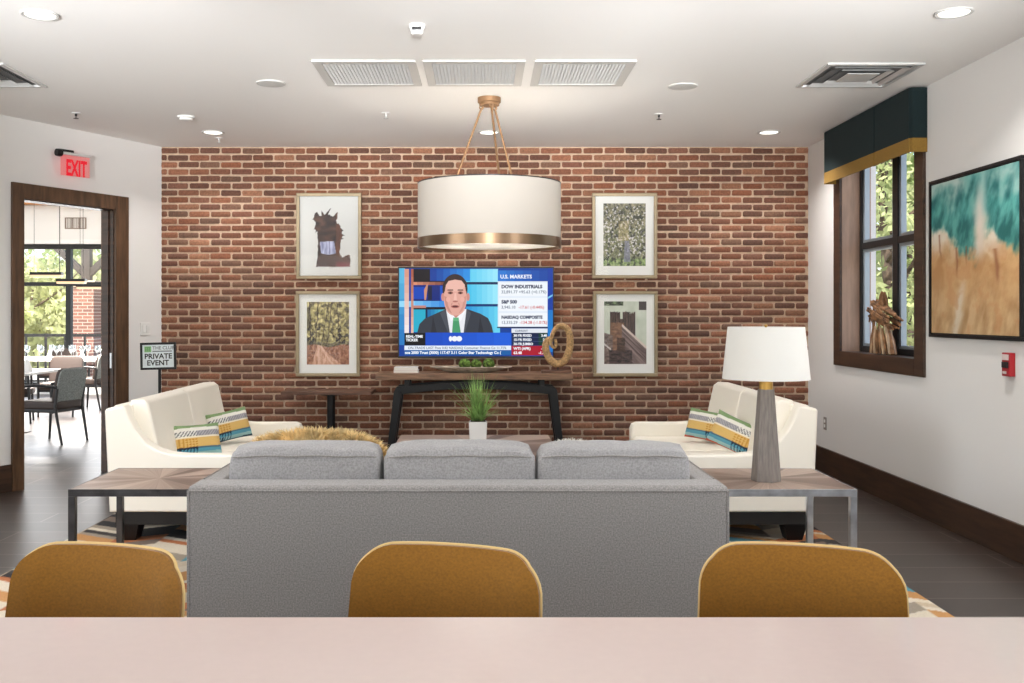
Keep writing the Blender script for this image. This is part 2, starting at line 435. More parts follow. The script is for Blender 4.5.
# brick wall: mortar bed and individually laid bricks in one mesh
bm = nb()
lay = bm.loops.layers.float_color.new('tint')
CH = .0677; BL = .2045; jh = .0165; jl = .015
pal = [(140, 92, 70), (134, 87, 66), (122, 80, 64), (148, 98, 74), (110, 76, 62), (130, 88, 70), (158, 110, 84), (116, 78, 62), (144, 94, 70), (138, 86, 62), (126, 92, 74)]
nrow = int(CEIL / CH) + 1
for r in range(nrow):
    z0 = r * CH + jh / 2; z1 = min((r + 1) * CH - jh / 2, CEIL)
    if z1 - z0 < .012: continue
    off = (BL / 2 if r % 2 else 0) + .045
    k = -1
    while True:
        xa = BX0 + k * BL - off + jl / 2; xb = xa + BL - jl; k += 1
        if xa >= BX1: break
        xa = max(xa + random.uniform(-.004, .004), BX0); xb = min(xb + random.uniform(-.004, .004), BX1)
        if xb - xa < .02: continue
        dz = random.uniform(-.0025, .0025); za = z0 + dz + random.uniform(-.001, .001); zb = min(z1 + dz + random.uniform(-.001, .001), CEIL)
        c = random.choice(pal); f = random.uniform(.82, 1.02); c = tuple(q * f for q in c)
        lc = (lin(min(c[0], 255)), lin(min(c[1], 255)), lin(min(c[2], 255)), 1)
        ch = .009; pr = random.uniform(.008, .012)
        def ring(d, y):
            q = ch
            return [bm.verts.new((p[0] + random.uniform(-.0016, .0016), p[1], min(p[2] + random.uniform(-.0016, .0016), CEIL))) for p in [(xa + q + d, y, za + d), (xb - q - d, y, za + d), (xb - d, y, za + q + d), (xb - d, y, zb - q - d), (xb - q - d, y, zb - d), (xa + q + d, y, zb - d), (xa + d, y, zb - q - d), (xa + d, y, za + q + d)]]
        A = ring(0, BY + .002); B = ring(0, BY - pr + .004); C = ring(.004, BY - pr)
        fs = []
        for P, Q in ((A, B), (B, C)):
            for i in range(8): fs.append(bm.faces.new((P[i], P[(i + 1) % 8], Q[(i + 1) % 8], Q[i])))
        fs.append(bm.faces.new(C))
        for f_ in fs:
            f_.material_index = 1
            for lp in f_.loops: lp[lay] = lc
box(bm, BX0 - .1, BX1, BY, BY + .2, 0, CEIL, mi=0)
for f_ in bm.faces:
    pass
struct('wall_back', bm, [M_MORTAR, M_BRICK], smooth=50)

# right wall with the window opening
WY0, WY1, WZ0, WZ1 = 7.2, 8.72, 1.11, 2.93
bm = nb()
for y0, y1, z0, z1 in ((FRY, 2.5, 0, CEIL), (4.1, WY0, 0, CEIL), (2.5, 4.1, 0, WZ0), (2.5, 4.1, WZ1, CEIL), (WY1, BY + .2, 0, CEIL), (WY0, WY1, 0, WZ0), (WY0, WY1, WZ1, CEIL)):
    box(bm, BX1, BX1 + .3, y0, y1, z0, z1)
struct('wall_right', bm, M_WALL)
bm = nb(); box(bm, BX1 - .022, BX1, FRY, BY - .013, 0, .222, .004); struct('baseboard_right', bm, M_TRIMD)
bm = nb(); box(bm, BX0 + .02, BX1 - .023, BY - .034, BY - .013, 0, .16, .004); struct('baseboard_back', bm, M_TRIMD)

# a second window of the same kind, nearer the kitchen
win3 = bpy.data.objects.new('window_3', None); COL.objects.link(win3); win3['kind'] = 'structure'
bm = nb()
for q in ((2.36, 2.51, .995, 3.03), (4.09, 4.24, .995, 3.03), (2.51, 4.09, .995, WZ0 + .012), (2.51, 4.09, WZ1 - .01, 3.03)): box(bm, BX1 - .022, BX1, q[0], q[1], q[2], q[3], .003)
struct('window_casing', bm, M_TRIMD, win3)
bm = nb()
for yc in (2.53, 3.3, 4.07): box(bm, BX1 + .15, BX1 + .22, yc - .03, yc + .03, WZ0, WZ1, .004)
for zc in (WZ0 + .03, 2.03, WZ1 - .03): box(bm, BX1 + .152, BX1 + .218, 2.5, 4.1, zc - .028, zc + .028, .004)
struct('window_frame', bm, M_WINB, win3)
bm = nb(); flat(bm, [(BX1 + .185, 2.5, WZ0), (BX1 + .185, 4.1, WZ0), (BX1 + .185, 4.1, WZ1), (BX1 + .185, 2.5, WZ1)]); struct('window_pane', bm, M_GLASS, win3, smooth=None)

# angled wall with door opening
D0, D1, DZ = .575, 1.56, 2.405
bm = nb()
for u0, u1, z0, z1 in ((0, D0, 0, CEIL), (D1, UL, 0, CEIL), (D0, D1, DZ, CEIL)):
    box(bm, u0, u1, -.14, 0, z0, z1, M=WA)
struct('wall_left', bm, M_WALL)
bm = nb()
box(bm, .0, .43, 0, .02, 0, .222, .004, M=WA); box(bm, 1.662, UL, 0, .02, 0, .222, .004, M=WA)
struct('baseboard_left', bm, M_TRIMD)
bm = nb()
for q in ((FRY, 1.4, 0, CEIL), (4.6, endA.y + .06, 0, CEIL), (1.4, 4.6, 0, 1.0), (1.4, 4.6, 2.9, CEIL)): box(bm, endA.x - .14, endA.x, *q)
struct('wall_side', bm, M_WALL)
added_win = bpy.data.objects.new('added_window', None); COL.objects.link(added_win); added_win['kind'] = 'structure'  # unseen side window added to light the right wall
bm = nb()
for q in ((1.27, 1.41, .88, 3.02), (4.59, 4.73, .88, 3.02), (1.41, 4.59, .88, 1.01), (1.41, 4.59, 2.89, 3.02)): box(bm, endA.x, endA.x + .022, *q, .003)
struct('window_casing', bm, M_TRIMD, added_win)
bm = nb()
for yc in (1.43, 2.47, 3.53, 4.57): box(bm, endA.x - .12, endA.x - .06, yc - .03, yc + .03, 1.0, 2.9, .004)
for zc in (1.03, 1.95, 2.87): box(bm, endA.x - .118, endA.x - .062, 1.4, 4.6, zc - .028, zc + .028, .004)
struct('window_frame', bm, M_WINB, added_win)
bm = nb(); flat(bm, [(endA.x - .09, 1.4, 1.0), (endA.x - .09, 4.6, 1.0), (endA.x - .09, 4.6, 2.9), (endA.x - .09, 1.4, 2.9)]); struct('window_pane', bm, M_GLASS, added_win, smooth=None)
bm = nb(); box(bm, endA.x, endA.x + .02, FRY, endA.y - .02, 0, .222, .004); struct('baseboard_side', bm, M_TRIMD)
# door casing: jamb lining, stop, casing on both faces
bm = nb()
for yy0, yy1 in ((0, .025), (-.165, -.14)):
    box(bm, .432, D0 + .012, yy0, yy1, 0, 2.52, .004, M=WA); box(bm, D1 - .012, 1.66, yy0, yy1, 0, 2.52, .004, M=WA)
    box(bm, D0 + .012, D1 - .012, yy0, yy1, DZ - .012, 2.52, .004, M=WA)
struct('door_1', bm, M_TRIM)
bm = nb()
box(bm, D0 - .001, D0 + .02, -.14, 0, 0, DZ, M=WA); box(bm, D1 - .02, D1 + .001, -.14, 0, 0, DZ, M=WA); box(bm, D0, D1, -.14, 0, DZ - .02, DZ + .001, M=WA)
box(bm, D0 + .02, D0 + .034, -.10, -.05, 0, DZ - .02, .003, M=WA); box(bm, D1 - .034, D1 - .02, -.10, -.05, 0, DZ - .02, .003, M=WA)
struct('door_jamb', bm, M_TRIMD, parent=bpy.data.objects['door_1'])
bm = nb(); box(bm, D0 + .018, D0 + .0225, -.045, -.02, .95, 1.09, .002, M=WA); struct('strike_plate', bm, M_STEEL, parent=bpy.data.objects['door_1'])

# unseen wall behind the camera, its openings added to let light in
bm = nb()
ops = [(-4.2, -1.95), (-1.45, .8), (1.0 - .05, 2.9)]
WXS = [endA.x - .14] + [q for o_ in ops for q in o_] + [BX1 + .3]
for i in range(0, len(WXS), 2): box(bm, WXS[i], WXS[i + 1], FRY - .2, FRY, 0, CEIL)
for a_, b_ in ops:
    box(bm, a_, b_, FRY - .2, FRY, 0, .35); box(bm, a_, b_, FRY - .2, FRY, 2.8, CEIL)
struct('wall_front', bm, M_WALL)

# right window
win = bpy.data.objects.new('window_1', None); COL.objects.link(win); win['kind'] = 'structure'
X = BX1
bm = nb()   # casing on the room face (seen from the room: brown flat boards)
CY0, CY1, CZ0, CZ1 = 7.06, 8.86, .995, 3.03
box(bm, X - .022, X, CY0, WY0 + .01, CZ0, CZ1, .003); box(bm, X - .022, X, WY1 - .01, CY1, CZ0, CZ1, .003)
box(bm, X - .022, X, WY0 + .01, WY1 - .01, CZ0, WZ0 + .012, .003); box(bm, X - .022, X, WY0 + .01, WY1 - .01, WZ1 - .01, CZ1, .003)
struct('window_casing', bm, M_TRIMD, win)
bm = nb()
XF = X + .15
box(bm, X, XF + .1, WY1 - .015, WY1 + .001, WZ0, WZ1); box(bm, X, XF + .1, WY0 - .001, WY0 + .015, WZ0, WZ1); box(bm, X, XF + .1, WY0, WY1, WZ1 - .015, WZ1)
struct('window_reveal', bm, M_REVEAL, win)
bm = nb(); box(bm, X - .02, XF + .02, WY0 + .001, WY1 - .016, WZ0 - .02, WZ0 + .01, .003); struct('window_sill', bm, M_TRIMD, win)
bm = nb()
ys = [WY0 + .015, 7.955, WY1 - .015]
for yc, wd in ((WY0 + .04, .05), (7.955, .10), (WY1 - .04, .05)): box(bm, XF, XF + .07, yc - wd / 2, yc + wd / 2, WZ0 + .01, WZ1 - .015, .004)
for zc, wd in ((WZ0 + .035, .05), (2.03, .055), (WZ1 - .04, .05)): box(bm, XF + .002, XF + .068, WY0 + .015, WY1 - .015, zc - wd / 2, zc + wd / 2, .004)
struct('window_frame', bm, M_WINB, win)
bm = nb()
for y0, y1 in ((WY0 + .065, 7.905), (8.005, WY1 - .065)):
    for z0, z1 in ((WZ0 + .06, 2.0025), (2.0575, WZ1 - .065)):
        for ya in (y0, y1 - .035): box(bm, XF + .012, XF + .058, ya, ya + .035, z0, z1, .003)
        for za in (z0, z1 - .025): box(bm, XF + .013, XF + .057, y0 + .035, y1 - .035, za, za + .025, .003)
struct('window_sash', bm, M_WING, win)
bm = nb()
for y0, y1 in ((WY0 + .065, 7.905), (8.005, WY1 - .065)):
    for z0, z1 in ((WZ0 + .06, 2.0025), (2.0575, WZ1 - .065)):
        flat(bm, [(XF + .035, y0 + .03, z0 + .02), (XF + .035, y1 - .03, z0 + .02), (XF + .035, y1 - .03, z1 - .02), (XF + .035, y0 + .03, z1 - .02)])
struct('window_pane', bm, M_GLASS, win, smooth=None)

# ------------------------------------------------------------------ ceiling fittings
def downlight(px, py, label):
    Y = 1606.0 / (314 - py); p = at(px, py, Y)
    r = thing('recessed_downlight', label, 'ceiling light', (p.x, p.y, CEIL), 0, 'recessed downlights')
    bm = nb(); lathe(bm, [(.098, -.001), (.098, -.006), (.092, -.010), (.080, -.008), (.078, .0)], 40, cap0=False, cap1=False); obj('trim_ring', bm, M_VENTW, r)
    bm = nb(); lathe(bm, [(.079, -.003), (.0, -.0045)], 40, cap0=False); obj('lens', bm, M_BULBD, r)
    light('downlight_lamp', 'AREA', (p.x, p.y, CEIL - .02), DLP, (1, .97, .94), .15, spread=math.radians(130))
DLP = 13
downlight(40, 14, 'large bright recessed downlight by the ceiling vent above the side with the doorway')
downlight(954, 12, 'large bright recessed downlight in the ceiling above the window side of the room')
downlight(213, 132, 'small recessed downlight near the brick wall above the horse picture side')
downlight(769, 132, 'small recessed downlight near the brick wall close to the window valance')
downlight(489, 132, 'recessed downlight partly hidden behind the rods of the drum pendant')

def ceil_pos(px, py): return at(px, py, 1606.0 / (314 - py))
for px, py, lb in ((271, 83, 'round flat ceiling speaker beside the return vent above the horse picture'), (683, 86, 'round flat ceiling speaker between the return vents and the metal air diffuser')):
    p = ceil_pos(px, py)
    r = thing('ceiling_speaker', lb, 'speaker', (p.x, p.y, CEIL), 0, 'round ceiling speakers')
    bm = nb(); lathe(bm, [(.102, 0), (.102, -.006), (.096, -.009), (.09, -.007)], 36, cap0=False, cap1=False); obj('rim', bm, M_VENTW, r)
    bm = nb(); lathe(bm, [(.092, -.006), (.06, -.010), (0, -.012)], 36, cap0=False); obj('grille', bm, M_VENTG if False else mat('speaker_mesh', (206, 204, 200), .8, bump=.4, bscale=600), r)
p = ceil_pos(186, 116.5)
r = thing('smoke_detector', 'small round white smoke detector on the ceiling near the exit sign', 'smoke detector', (p.x, p.y, CEIL))
bm = nb(); lathe(bm, [(.07, 0), (.07, -.012), (.06, -.016)], 32); obj('base', bm, M_WHITE, r)
bm = nb(); lathe(bm, [(.056, -.016), (.052, -.03), (.03, -.036), (0, -.037)], 32); obj('sensor_cover', bm, M_WHITE, r)
p = ceil_pos(417, 25)
r = thing('ceiling_motion_sensor', 'white ceiling motion sensor with a dark lens in front of the return vents', 'sensor', (p.x, p.y, CEIL))
bm = nb(); lathe(bm, [(.045, 0), (.045, -.015), (.036, -.03), (.036, -.045), (.026, -.055), (0, -.057)], 28); obj('body', bm, M_WHITE, r)
bm = nb(); box(bm, -.026, .026, -.041, -.03, -.036, -.018, .004); obj('lens', bm, M_BLACK, r)
for px, py, lb, m_ in ((76, 113, 'small dark sprinkler head in the ceiling above the exit sign', M_BLACKM), (386, 113, 'small pale sprinkler head in the ceiling between return vent and brick wall', M_CHROME), (659, 114, 'small sprinkler head in the ceiling above the moss tree picture', M_STEELD), (219, 138, 'small sprinkler head next to the downlight near the brick wall', M_CHROME)):
    p = ceil_pos(px, py)
    r = thing('ceiling_sprinkler', lb, 'sprinkler', (p.x, p.y, CEIL), 0, 'ceiling sprinklers')
    bm = nb(); lathe(bm, [(.036, 0), (.034, -.005), (.012, -.007)], 24); obj('escutcheon', bm, M_WHITE, r)
    bm = nb(); lathe(bm, [(.009, -.006), (.009, -.025), (.004, -.027), (.004, -.04), (.02, -.042), (.02, -.045), (0, -.046)], 16); obj('nozzle', bm, m_, r)

def return_vent(x0, x1, label):
    y0, y1 = 6.315, 7.0
    r = thing('return_air_vent', label, 'ceiling vent', ((x0 + x1) / 2, (y0 + y1) / 2, CEIL), 0, 'egg crate return vents')
    a, b = (x1 - x0) / 2, (y1 - y0) / 2
    bm = nb(); fw = .055
    for q in ((-a, a, -b, -b + fw), (-a, a, b - fw, b), (-a, -a + fw, -b + fw, b - fw), (a - fw, a, -b + fw, b - fw)): box(bm, q[0], q[1], q[2], q[3], -.013, 0, .003)
    obj('vent_frame', bm, M_VENTW, r)
    bm = nb(); n = 24
    for i in range(n + 1):
        x = -a + fw + (2 * a - 2 * fw) * i / n; box(bm, x - .0022, x + .0022, -b + fw, b - fw, -.009, -.001)
    for i in range(n + 1):
        y = -b + fw + (2 * b - 2 * fw) * i / n; box(bm, -a + fw, a - fw, y - .0022, y + .0022, -.0085, -.0012)
    obj('grille', bm, M_VENTL, r, smooth=None)
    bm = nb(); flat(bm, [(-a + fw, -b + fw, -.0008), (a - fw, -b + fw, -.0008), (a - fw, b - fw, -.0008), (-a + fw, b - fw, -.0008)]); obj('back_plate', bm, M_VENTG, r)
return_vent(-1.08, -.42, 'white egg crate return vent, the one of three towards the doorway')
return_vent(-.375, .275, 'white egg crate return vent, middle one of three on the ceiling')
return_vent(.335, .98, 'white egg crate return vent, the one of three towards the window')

def diffuser(x0, x1, y0, y1, label):
    r = thing('air_diffuser', label, 'ceiling vent', ((x0 + x1) / 2, (y0 + y1) / 2, CEIL), 0, 'louvred air diffusers')
    a, b = (x1 - x0) / 2, (y1 - y0) / 2
    bm = nb()
    def sqring(s0, z0, s1, z1):
        A = [(-a * s0, -b * s0, z0), (a * s0, -b * s0, z0), (a * s0, b * s0, z0), (-a * s0, b * s0, z0)]
        B = [(-a * s1, -b * s1, z1), (a * s1, -b * s1, z1), (a * s1, b * s1, z1), (-a * s1, b * s1, z1)]
        for i in range(4): flat(bm, [A[i], A[(i + 1) % 4], B[(i + 1) % 4], B[i]])
    sqring(1, 0, 1, -.012); sqring(1, -.012, .9, -.014); sqring(.9, -.014, .86, .03)
    obj('vent_frame', bm, M_CHROME, r, smooth=None)
    for k, (s0, s1) in enumerate(((.80, .62), (.56, .40), (.34, .0))):
        bm = nb()
        if s1: sqring(s0, -.018, s1, .02)
        else: box(bm, -a * s0, a * s0, -b * s0, b * s0, -.02, -.014, .002)
        obj('louver', bm, M_CHROME, r, smooth=None)
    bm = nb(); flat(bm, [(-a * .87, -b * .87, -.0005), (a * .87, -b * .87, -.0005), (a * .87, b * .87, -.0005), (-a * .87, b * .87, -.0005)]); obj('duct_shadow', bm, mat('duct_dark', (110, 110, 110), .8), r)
diffuser(2.21, 2.835, 6.39, 7.05, 'square metal louvred air diffuser in the ceiling near the valance')
diffuser(-3.70, -3.06, 6.39, 7.04, 'square metal louvred air diffuser cut by the frame above the doorway side')

# ------------------------------------------------------------------ drum pendant
PY = 7.43; PXc = .054
r = thing('drum_pendant', 'large white drum pendant light with a bronze lower band on three brass rods', 'pendant light', (PXc, PY, CEIL))
zt, zb, R = 2.407, 1.932, .53
bm = nb(); lathe(bm, [(.0, 0), (.086, 0), (.086, -.035), (.074, -.04), (.074, -.058), (.0, -.06)], 36); obj('canopy', bm, M_BRASS, r)
angs = [math.radians(q) for q in (165, 285, 45)]
for a in angs:
    p0 = Vector((.06 * math.cos(a), .06 * math.sin(a), -.075)); p1 = Vector((.285 * math.cos(a), .285 * math.sin(a), zt - CEIL - .02))
    bm = nb(); tube(bm, [p0, p1], .0085, 10); tube(bm, [p0 + Vector((0, 0, .03)), p0 + Vector((.008, 0, .005)), p0], .006, 8)
    tube(bm, [(p0.x + .014 * math.cos(q), p0.y, p0.z + .006 + .014 * math.sin(q)) for q in [i * PI / 6 for i in range(12)]], .004, 6, closed=True)
    obj('rod', bm, M_BRASS, r)
bm = nb()
for a in angs: bar(bm, (0, 0, zt - CEIL - .03), (.526 * math.cos(a), .526 * math.sin(a), zt - CEIL - .02), .014, .008)
obj('spider', bm, M_BRASS, r)
z1, z0 = zt - CEIL, zb - CEIL
bm = nb(); lathe(bm, [(R, z0 + .07), (R, z1), (R - .004, z1), (R - .004, z0 + .07)], 96, cap0=False, cap1=False); sh = obj('shade', bm, M_PSHADE, r)
bm = nb(); lathe(bm, [(R + .001, z1 - .004), (R + .003, z1 + .004), (R - .006, z1 + .004), (R - .006, z1 - .004)], 96, cap0=False, cap1=False); obj('top_rim', bm, M_STEELD, r)
bm = nb(); lathe(bm, [(R + .003, z0), (R + .003, z0 + .072), (R - .006, z0 + .072), (R - .006, z0), (R + .003, z0)], 96, cap0=False, cap1=False); obj('band', bm, M_BRONZE, r)
bm = nb(); lathe(bm, [(R - .01, z0 + .022), (0, z0 + .018)], 64, cap0=False); obj('diffuser', bm, M_DIFF, r)
for a in (20, 150, 270):
    a = math.radians(a); bx, by_ = .27 * math.cos(a), .27 * math.sin(a)
    bm = nb(); lathe(bm, [(0, -.05), (.02, -.045), (.03, -.02), (.028, 0), (.014, .03), (.014, .05)], 16, T(bx, by_, z0 + .25)); obj('bulb', bm, M_BULB, r)
    light('pendant_lamp', 'POINT', (PXc + bx, PY + by_, CEIL + z0 + .22), 13, (1, .93, .83), .04)

# ------------------------------------------------------------------ exit sign
u, z = wu(72, 158)
uc, zc = wu(66.5, 154)
r = thing('exit_sign', 'red glowing EXIT sign hanging below a silver bar over the doorway', 'exit sign', WA @ Vector((uc, .10, zc - .1)), WA_ANG)
# local x runs along the wall away from the corner (to the photo's left side), y into the room
Mx = RZ(math.radians(-9))
bm = nb(); box(bm, -.15, .13, -.012, .012, .075, .10, .008, M=Mx); obj('housing_bar', bm, M_CHROME, r)
bm = nb(); box(bm, -.005, .12, -.085, -.014, .10, .125, .006, M=Mx); box(bm, .02, .09, -.10, -.06, .09, .13, .004, M=Mx); obj('mount', bm, M_BLACKM, r)
bm = nb(); lathe(bm, [(0, 0), (.03, .002), (.034, .02), (.03, .05), (0, .052)], 20, Mx @ T(.12, 0, .087) @ RY(PI / 2)); obj('end_cap', bm, M_BLACKM, r)
bm = nb(); box(bm, -.14, .13, -.004, .004, -.10, .078, .002, M=Mx)
mE = bpy.data.materials.new('exit_acrylic'); mE.use_nodes = True
nn_ = mE.node_tree.nodes; nn_.remove(nn_['Principled BSDF'])
t_ = nn_.new('ShaderNodeBsdfTransparent'); e_ = nn_.new('ShaderNodeEmission'); e_.inputs[0].default_value = rgb(255, 120, 120); e_.inputs[1].default_value = .8
m_ = nn_.new('ShaderNodeMixShader'); m_.inputs[0].default_value = .38
mE.node_tree.links.new(t_.outputs[0], m_.inputs[1]); mE.node_tree.links.new(e_.outputs[0], m_.inputs[2]); mE.node_tree.links.new(m_.outputs[0], nn_['Material Output'].inputs[0])
obj('panel', bm, mE, r)
bm = nb()   # lettering faces the room: rotate so text x runs toward -local x
text_bm(bm, 'EXIT', .19, Mx @ T(.085, .0062, -.095) @ RZ(PI) @ RX(PI / 2) @ Matrix.Diagonal((.50, 1, 1, 1)), bold=.006, ext=.001)
obj('lettering', bm, M_EXITGL, r, smooth=None)

# light switch
u, z = wu(145, 329)
r = thing('light_switch', 'white light switch plate on the wall above the private event sign', 'light switch', WA @ Vector((u, 0, z)), WA_ANG)
bm = nb(); box(bm, -.062, .062, 0, .008, -.06, .06, .004); obj('plate', bm, M_WHITE, r)
for x_ in (-.023, .023):
    bm = nb(); box(bm, x_ - .016, x_ + .016, .008, .013, -.033, .033, .002); obj('rocker', bm, M_WHITE, r)

# private event sign on a floor stand
SY = 8.55; p = at(158.5, 356, SY)
r = thing('sign_stand', 'black framed PRIVATE EVENT sign on a slim black pole in the corner', 'sign', (p.x, SY, 0), math.radians(4))
hx, hz = .15, .116; cz = p.z
tl = RY(math.radians(-1.2))
bm = nb(); lathe(bm, [(.0, 0), (.15, 0), (.15, .008), (.13, .014), (.0, .02)], 36); obj('base', bm, M_BLACKM, r)
bm = nb(); tube(bm, [(0.01, 0, .015), (0.01, 0, cz - hz + .01)], .0125, 14); obj('pole', bm, M_BLACKM, r)
Mz = T(0, 0, cz) @ tl
bm = nb(); f_ = .019
for q in ((-hx, hx, hz - f_, hz), (-hx, hx, -hz, -hz + f_), (-hx, -hx + f_, -hz + f_, hz - f_), (hx - f_, hx, -hz + f_, hz - f_)): box(bm, q[0], q[1], -.018, .008, q[2], q[3], .003, M=Mz)
obj('frame', bm, M_BLACKM, r)
bm = nb(); box(bm, -hx + f_, hx - f_, -.008, .004, -hz + f_, hz - f_, M=Mz); obj('sign_sheet', bm, M_SIGNW, r)
bm = nb(); F = Mz @ T(0, -.0085, 0) @ RX(PI / 2)
text_bm(bm, 'PRIVATE', .062, F @ T(0, -.022, 0), align='CENTER', bold=.0016)
text_bm(bm, 'EVENT', .062, F @ T(-.004, -.078, 0), align='CENTER', bold=.0016)
obj('lettering', bm, M_INK, r, smooth=None)
bm = nb(); text_bm(bm, 'THE CLUB', .04, F @ T(-.048, .056, 0), bold=.0006); box(bm, -.048, .115, -.0088, -.008, .036, .045, M=Mz)
obj('club_lettering', bm, M_INKG, r, smooth=None)
bm = nb(); box(bm, -.115, -.058, -.0092, -.008, .034, .084, M=Mz); obj('logo', bm, M_SIGNG, r, smooth=None)
bm = nb()
for a_ in (-.103, -.087, -.071): box(bm, a_ - .003, a_ + .003, -.0098, -.009, .042, .078, M=Mz)
for a_ in (.046, .06, .074): box(bm, -.110, -.063, -.0096, -.009, a_ - .002, a_ + .002, M=Mz)
obj('logo_mark', bm, mat('sign_green_dark', (104, 156, 96), .6), r, smooth=None)

# ------------------------------------------------------------------ pictures
def picture(pxs, label, paint, w_in, h_in, full=False, cz_off=0):
    x0, y0, x1, y1 = pxs; Y = 9.59
    a = at(x0, y0, Y); b = at(x1, y1, Y); W, H = b.x - a.x, a.z - b.z
    r = thing('framed_picture', label, 'framed picture', ((a.x + b.x) / 2, BY - .012, (a.z + b.z) / 2), 0, 'framed photographs on the brick wall')
    w, h = W / 2, H / 2; f = .032; d = -.035
    bm = nb()
    for q in ((-w, w, h - f, h), (-w, w, -h, -h + f)): box(bm, q[0], q[1], d, 0, q[2], q[3], .006)
    for q in ((-w, -w + f, -h + f, h - f), (w - f, w, -h + f, h - f)): box(bm, q[0], q[1], d, 0, q[2], q[3], .006)
    obj('frame', bm, M_FRAME, r)
    bm = nb(); box(bm, -w + f, w - f, -.014, -.004, -h + f, h - f); obj('mat_board', bm, M_MATG if full else M_MAT, r)
    bm = nb(); nx, nz = 120, 170
    pw, ph = w_in / 2, h_in / 2
    grid(bm, nx, nz, lambda i, j: (-pw + 2 * pw * i, -.0155, cz_off - ph + 2 * ph * j))
    o = obj('print', bm, M_PRINT, r, smooth=None)
    tint_obj(o, lambda i, c: paint((c.x + pw) / (2 * pw), (c.z - cz_off + ph) / (2 * ph)))
    bm = nb(); flat(bm, [(-w + f, -.022, -h + f), (w - f, -.022, -h + f), (w - f, -.022, h - f), (-w + f, -.022, h - f)]); obj('glass', bm, M_PGLASS, r, smooth=None)
    return r
def inpoly(x, y, P):
    c = False; n = len(P); j = n - 1
    for i in range(n):
        if (P[i][1] > y) != (P[j][1] > y) and x < (P[j][0] - P[i][0]) * (y - P[i][1]) / (P[j][1] - P[i][1]) + P[i][0]: c = not c
        j = i
    return c
# horse: crop pixel coordinates of the print (u to the right, v up, in fractions)
def hp(x, y): return ((x - 70) / 392.0, 1 - (y - 85) / 535.0)
HB = [hp(*q) for q in ((180, 562), (190, 480), (192, 400), (188, 330), (170, 300), (178, 262), (160, 236), (172, 200), (186, 188), (200, 215), (222, 214), (214, 180), (236, 210), (275, 166), (262, 206), (296, 218), (322, 192), (324, 230), (312, 250), (322, 262), (342, 285), (352, 310), (350, 330), (362, 345), (346, 375), (345, 420), (336, 470), (352, 500), (398, 478), (410, 484), (408, 562))]
HM = [hp(*q) for q in ((205, 392), (300, 388), (312, 470), (262, 482), (212, 470))]
HW = [hp(*q) for q in ((336, 420), (346, 378), (362, 345), (410, 340), (410, 478), (356, 496))]
HS = [[hp(*q) for q in t] for t in (((236, 214), (284, 160), (248, 216)), ((214, 214), (218, 172), (224, 214)), ((196, 214), (176, 186), (204, 214)), ((180, 250), (150, 238), (184, 240)), ((176, 290), (160, 312), (186, 296)), ((180, 310), (172, 336), (190, 318)), ((346, 300), (366, 320), (348, 322)), ((350, 336), (372, 350), (346, 352)), ((344, 360), (366, 372), (342, 378)), ((300, 214), (324, 186), (322, 226)))]
def horse(u, v):
    base = (214, 215, 212)
    j = (fbm(u * 26, v * 26, 3, 2)) * .012
    uu, vv = u + j, v + j
    c = base
    if any(inpoly(u, v, t) for t in HS): c = (52, 40, 38)
    if inpoly(uu, vv, HB):
        t = fbm(u * 7, v * 16, 1, 4)
        c = mixc((48, 36, 34), (92, 64, 52), .45 + t * .9)
        if u > .62: c = mixc(c, (120, 72, 52), .5)
        if v < .24: c = mixc(c, (66, 40, 42), .5)
        if u > .62 and v < .17: c = (120, 62, 66)
    if inpoly(u, v, HM): c = mixc((120, 124, 160), (200, 204, 228), .5 + fbm(u * 40, v * 6, 9, 3))
    return c
def road(u, v):
    V = v * 1.5
    n = fbm(u * 16, V * 16, 2, 5); g = fbm(u * 6, V * 6, 8, 4)
    hz_ = .30 + .02 * math.sin(u * 9)
    if v > hz_:
        c = mixc((120, 108, 62), (226, 214, 154), .5 + n * .8 + g * .6 + (v - .6) * .5)
        dk = fbm(u * 11, V * 11, 5, 5)
        c = mixc(c, (46, 40, 36), sstep(.02, -.22, dk) * (.95 if v < .6 else .6) * (1 if abs(u - .42) > .14 or v > .55 else .35))
        w_ = .03 * fbm(1, V * 5, 3, 3)
        for a_, b_, th in ((.2, .10, .013), (.34, .26, .009), (.78, -.1, .013), (.48, .16, .008), (.09, -.03, .016)):
            if abs(u + w_ - a_ - b_ * (v - .3)) < th: c = mixc(c, (54, 42, 34), .8)
        if v < hz_ + .06: c = mixc(c, (60, 52, 44), .4)
    else:
        c = mixc((120, 74, 54), (190, 140, 112), .5 + n * .8)
        ce = .30 + (hz_ - v) * .55; wd = .05 + (hz_ - v) * .95
        if abs(u - ce) < wd: c = mixc((180, 128, 100), (224, 182, 156), .5 + fbm(u * 24, V * 6, 4, 4) * .8)
        if abs(abs(u - ce) - wd * .5) < .03: c = mixc(c, (234, 200, 178), .55)
    return c
def mossy(u, v):
    V = v * 1.5
    n = fbm(u * 18, V * 14, 12, 5); d = fbm(u * 13, V * 9, 20, 5); s = fbm(u * 20, V * 20, 33, 4); q = fbm(u * 5, V * 4, 41, 3)
    c = mixc((86, 88, 66), (166, 158, 128), .5 + n * .8 + q * .4)
    if v < .12 + .03 * n: c = mixc((98, 124, 72), (168, 184, 124), .5 + n)
    elif v < .62: c = mixc(c, (108, 120, 82), .3)
    c = mixc(c, (46, 48, 42), sstep(-.05, -.34, d) * .75)
    c = mixc(c, (224, 220, 220), sstep(.24, .38, s + .35 * q) * (.9 if .16 < v < .95 else .2))
    if abs(u - .56) < .09 - (v * .10) and .06 < v < .40: c = mixc(c, (132, 134, 158), .7)
    if .35 < u < .6 and .4 < v < .72: c = mixc(c, (186, 164, 108), .35)
    return c
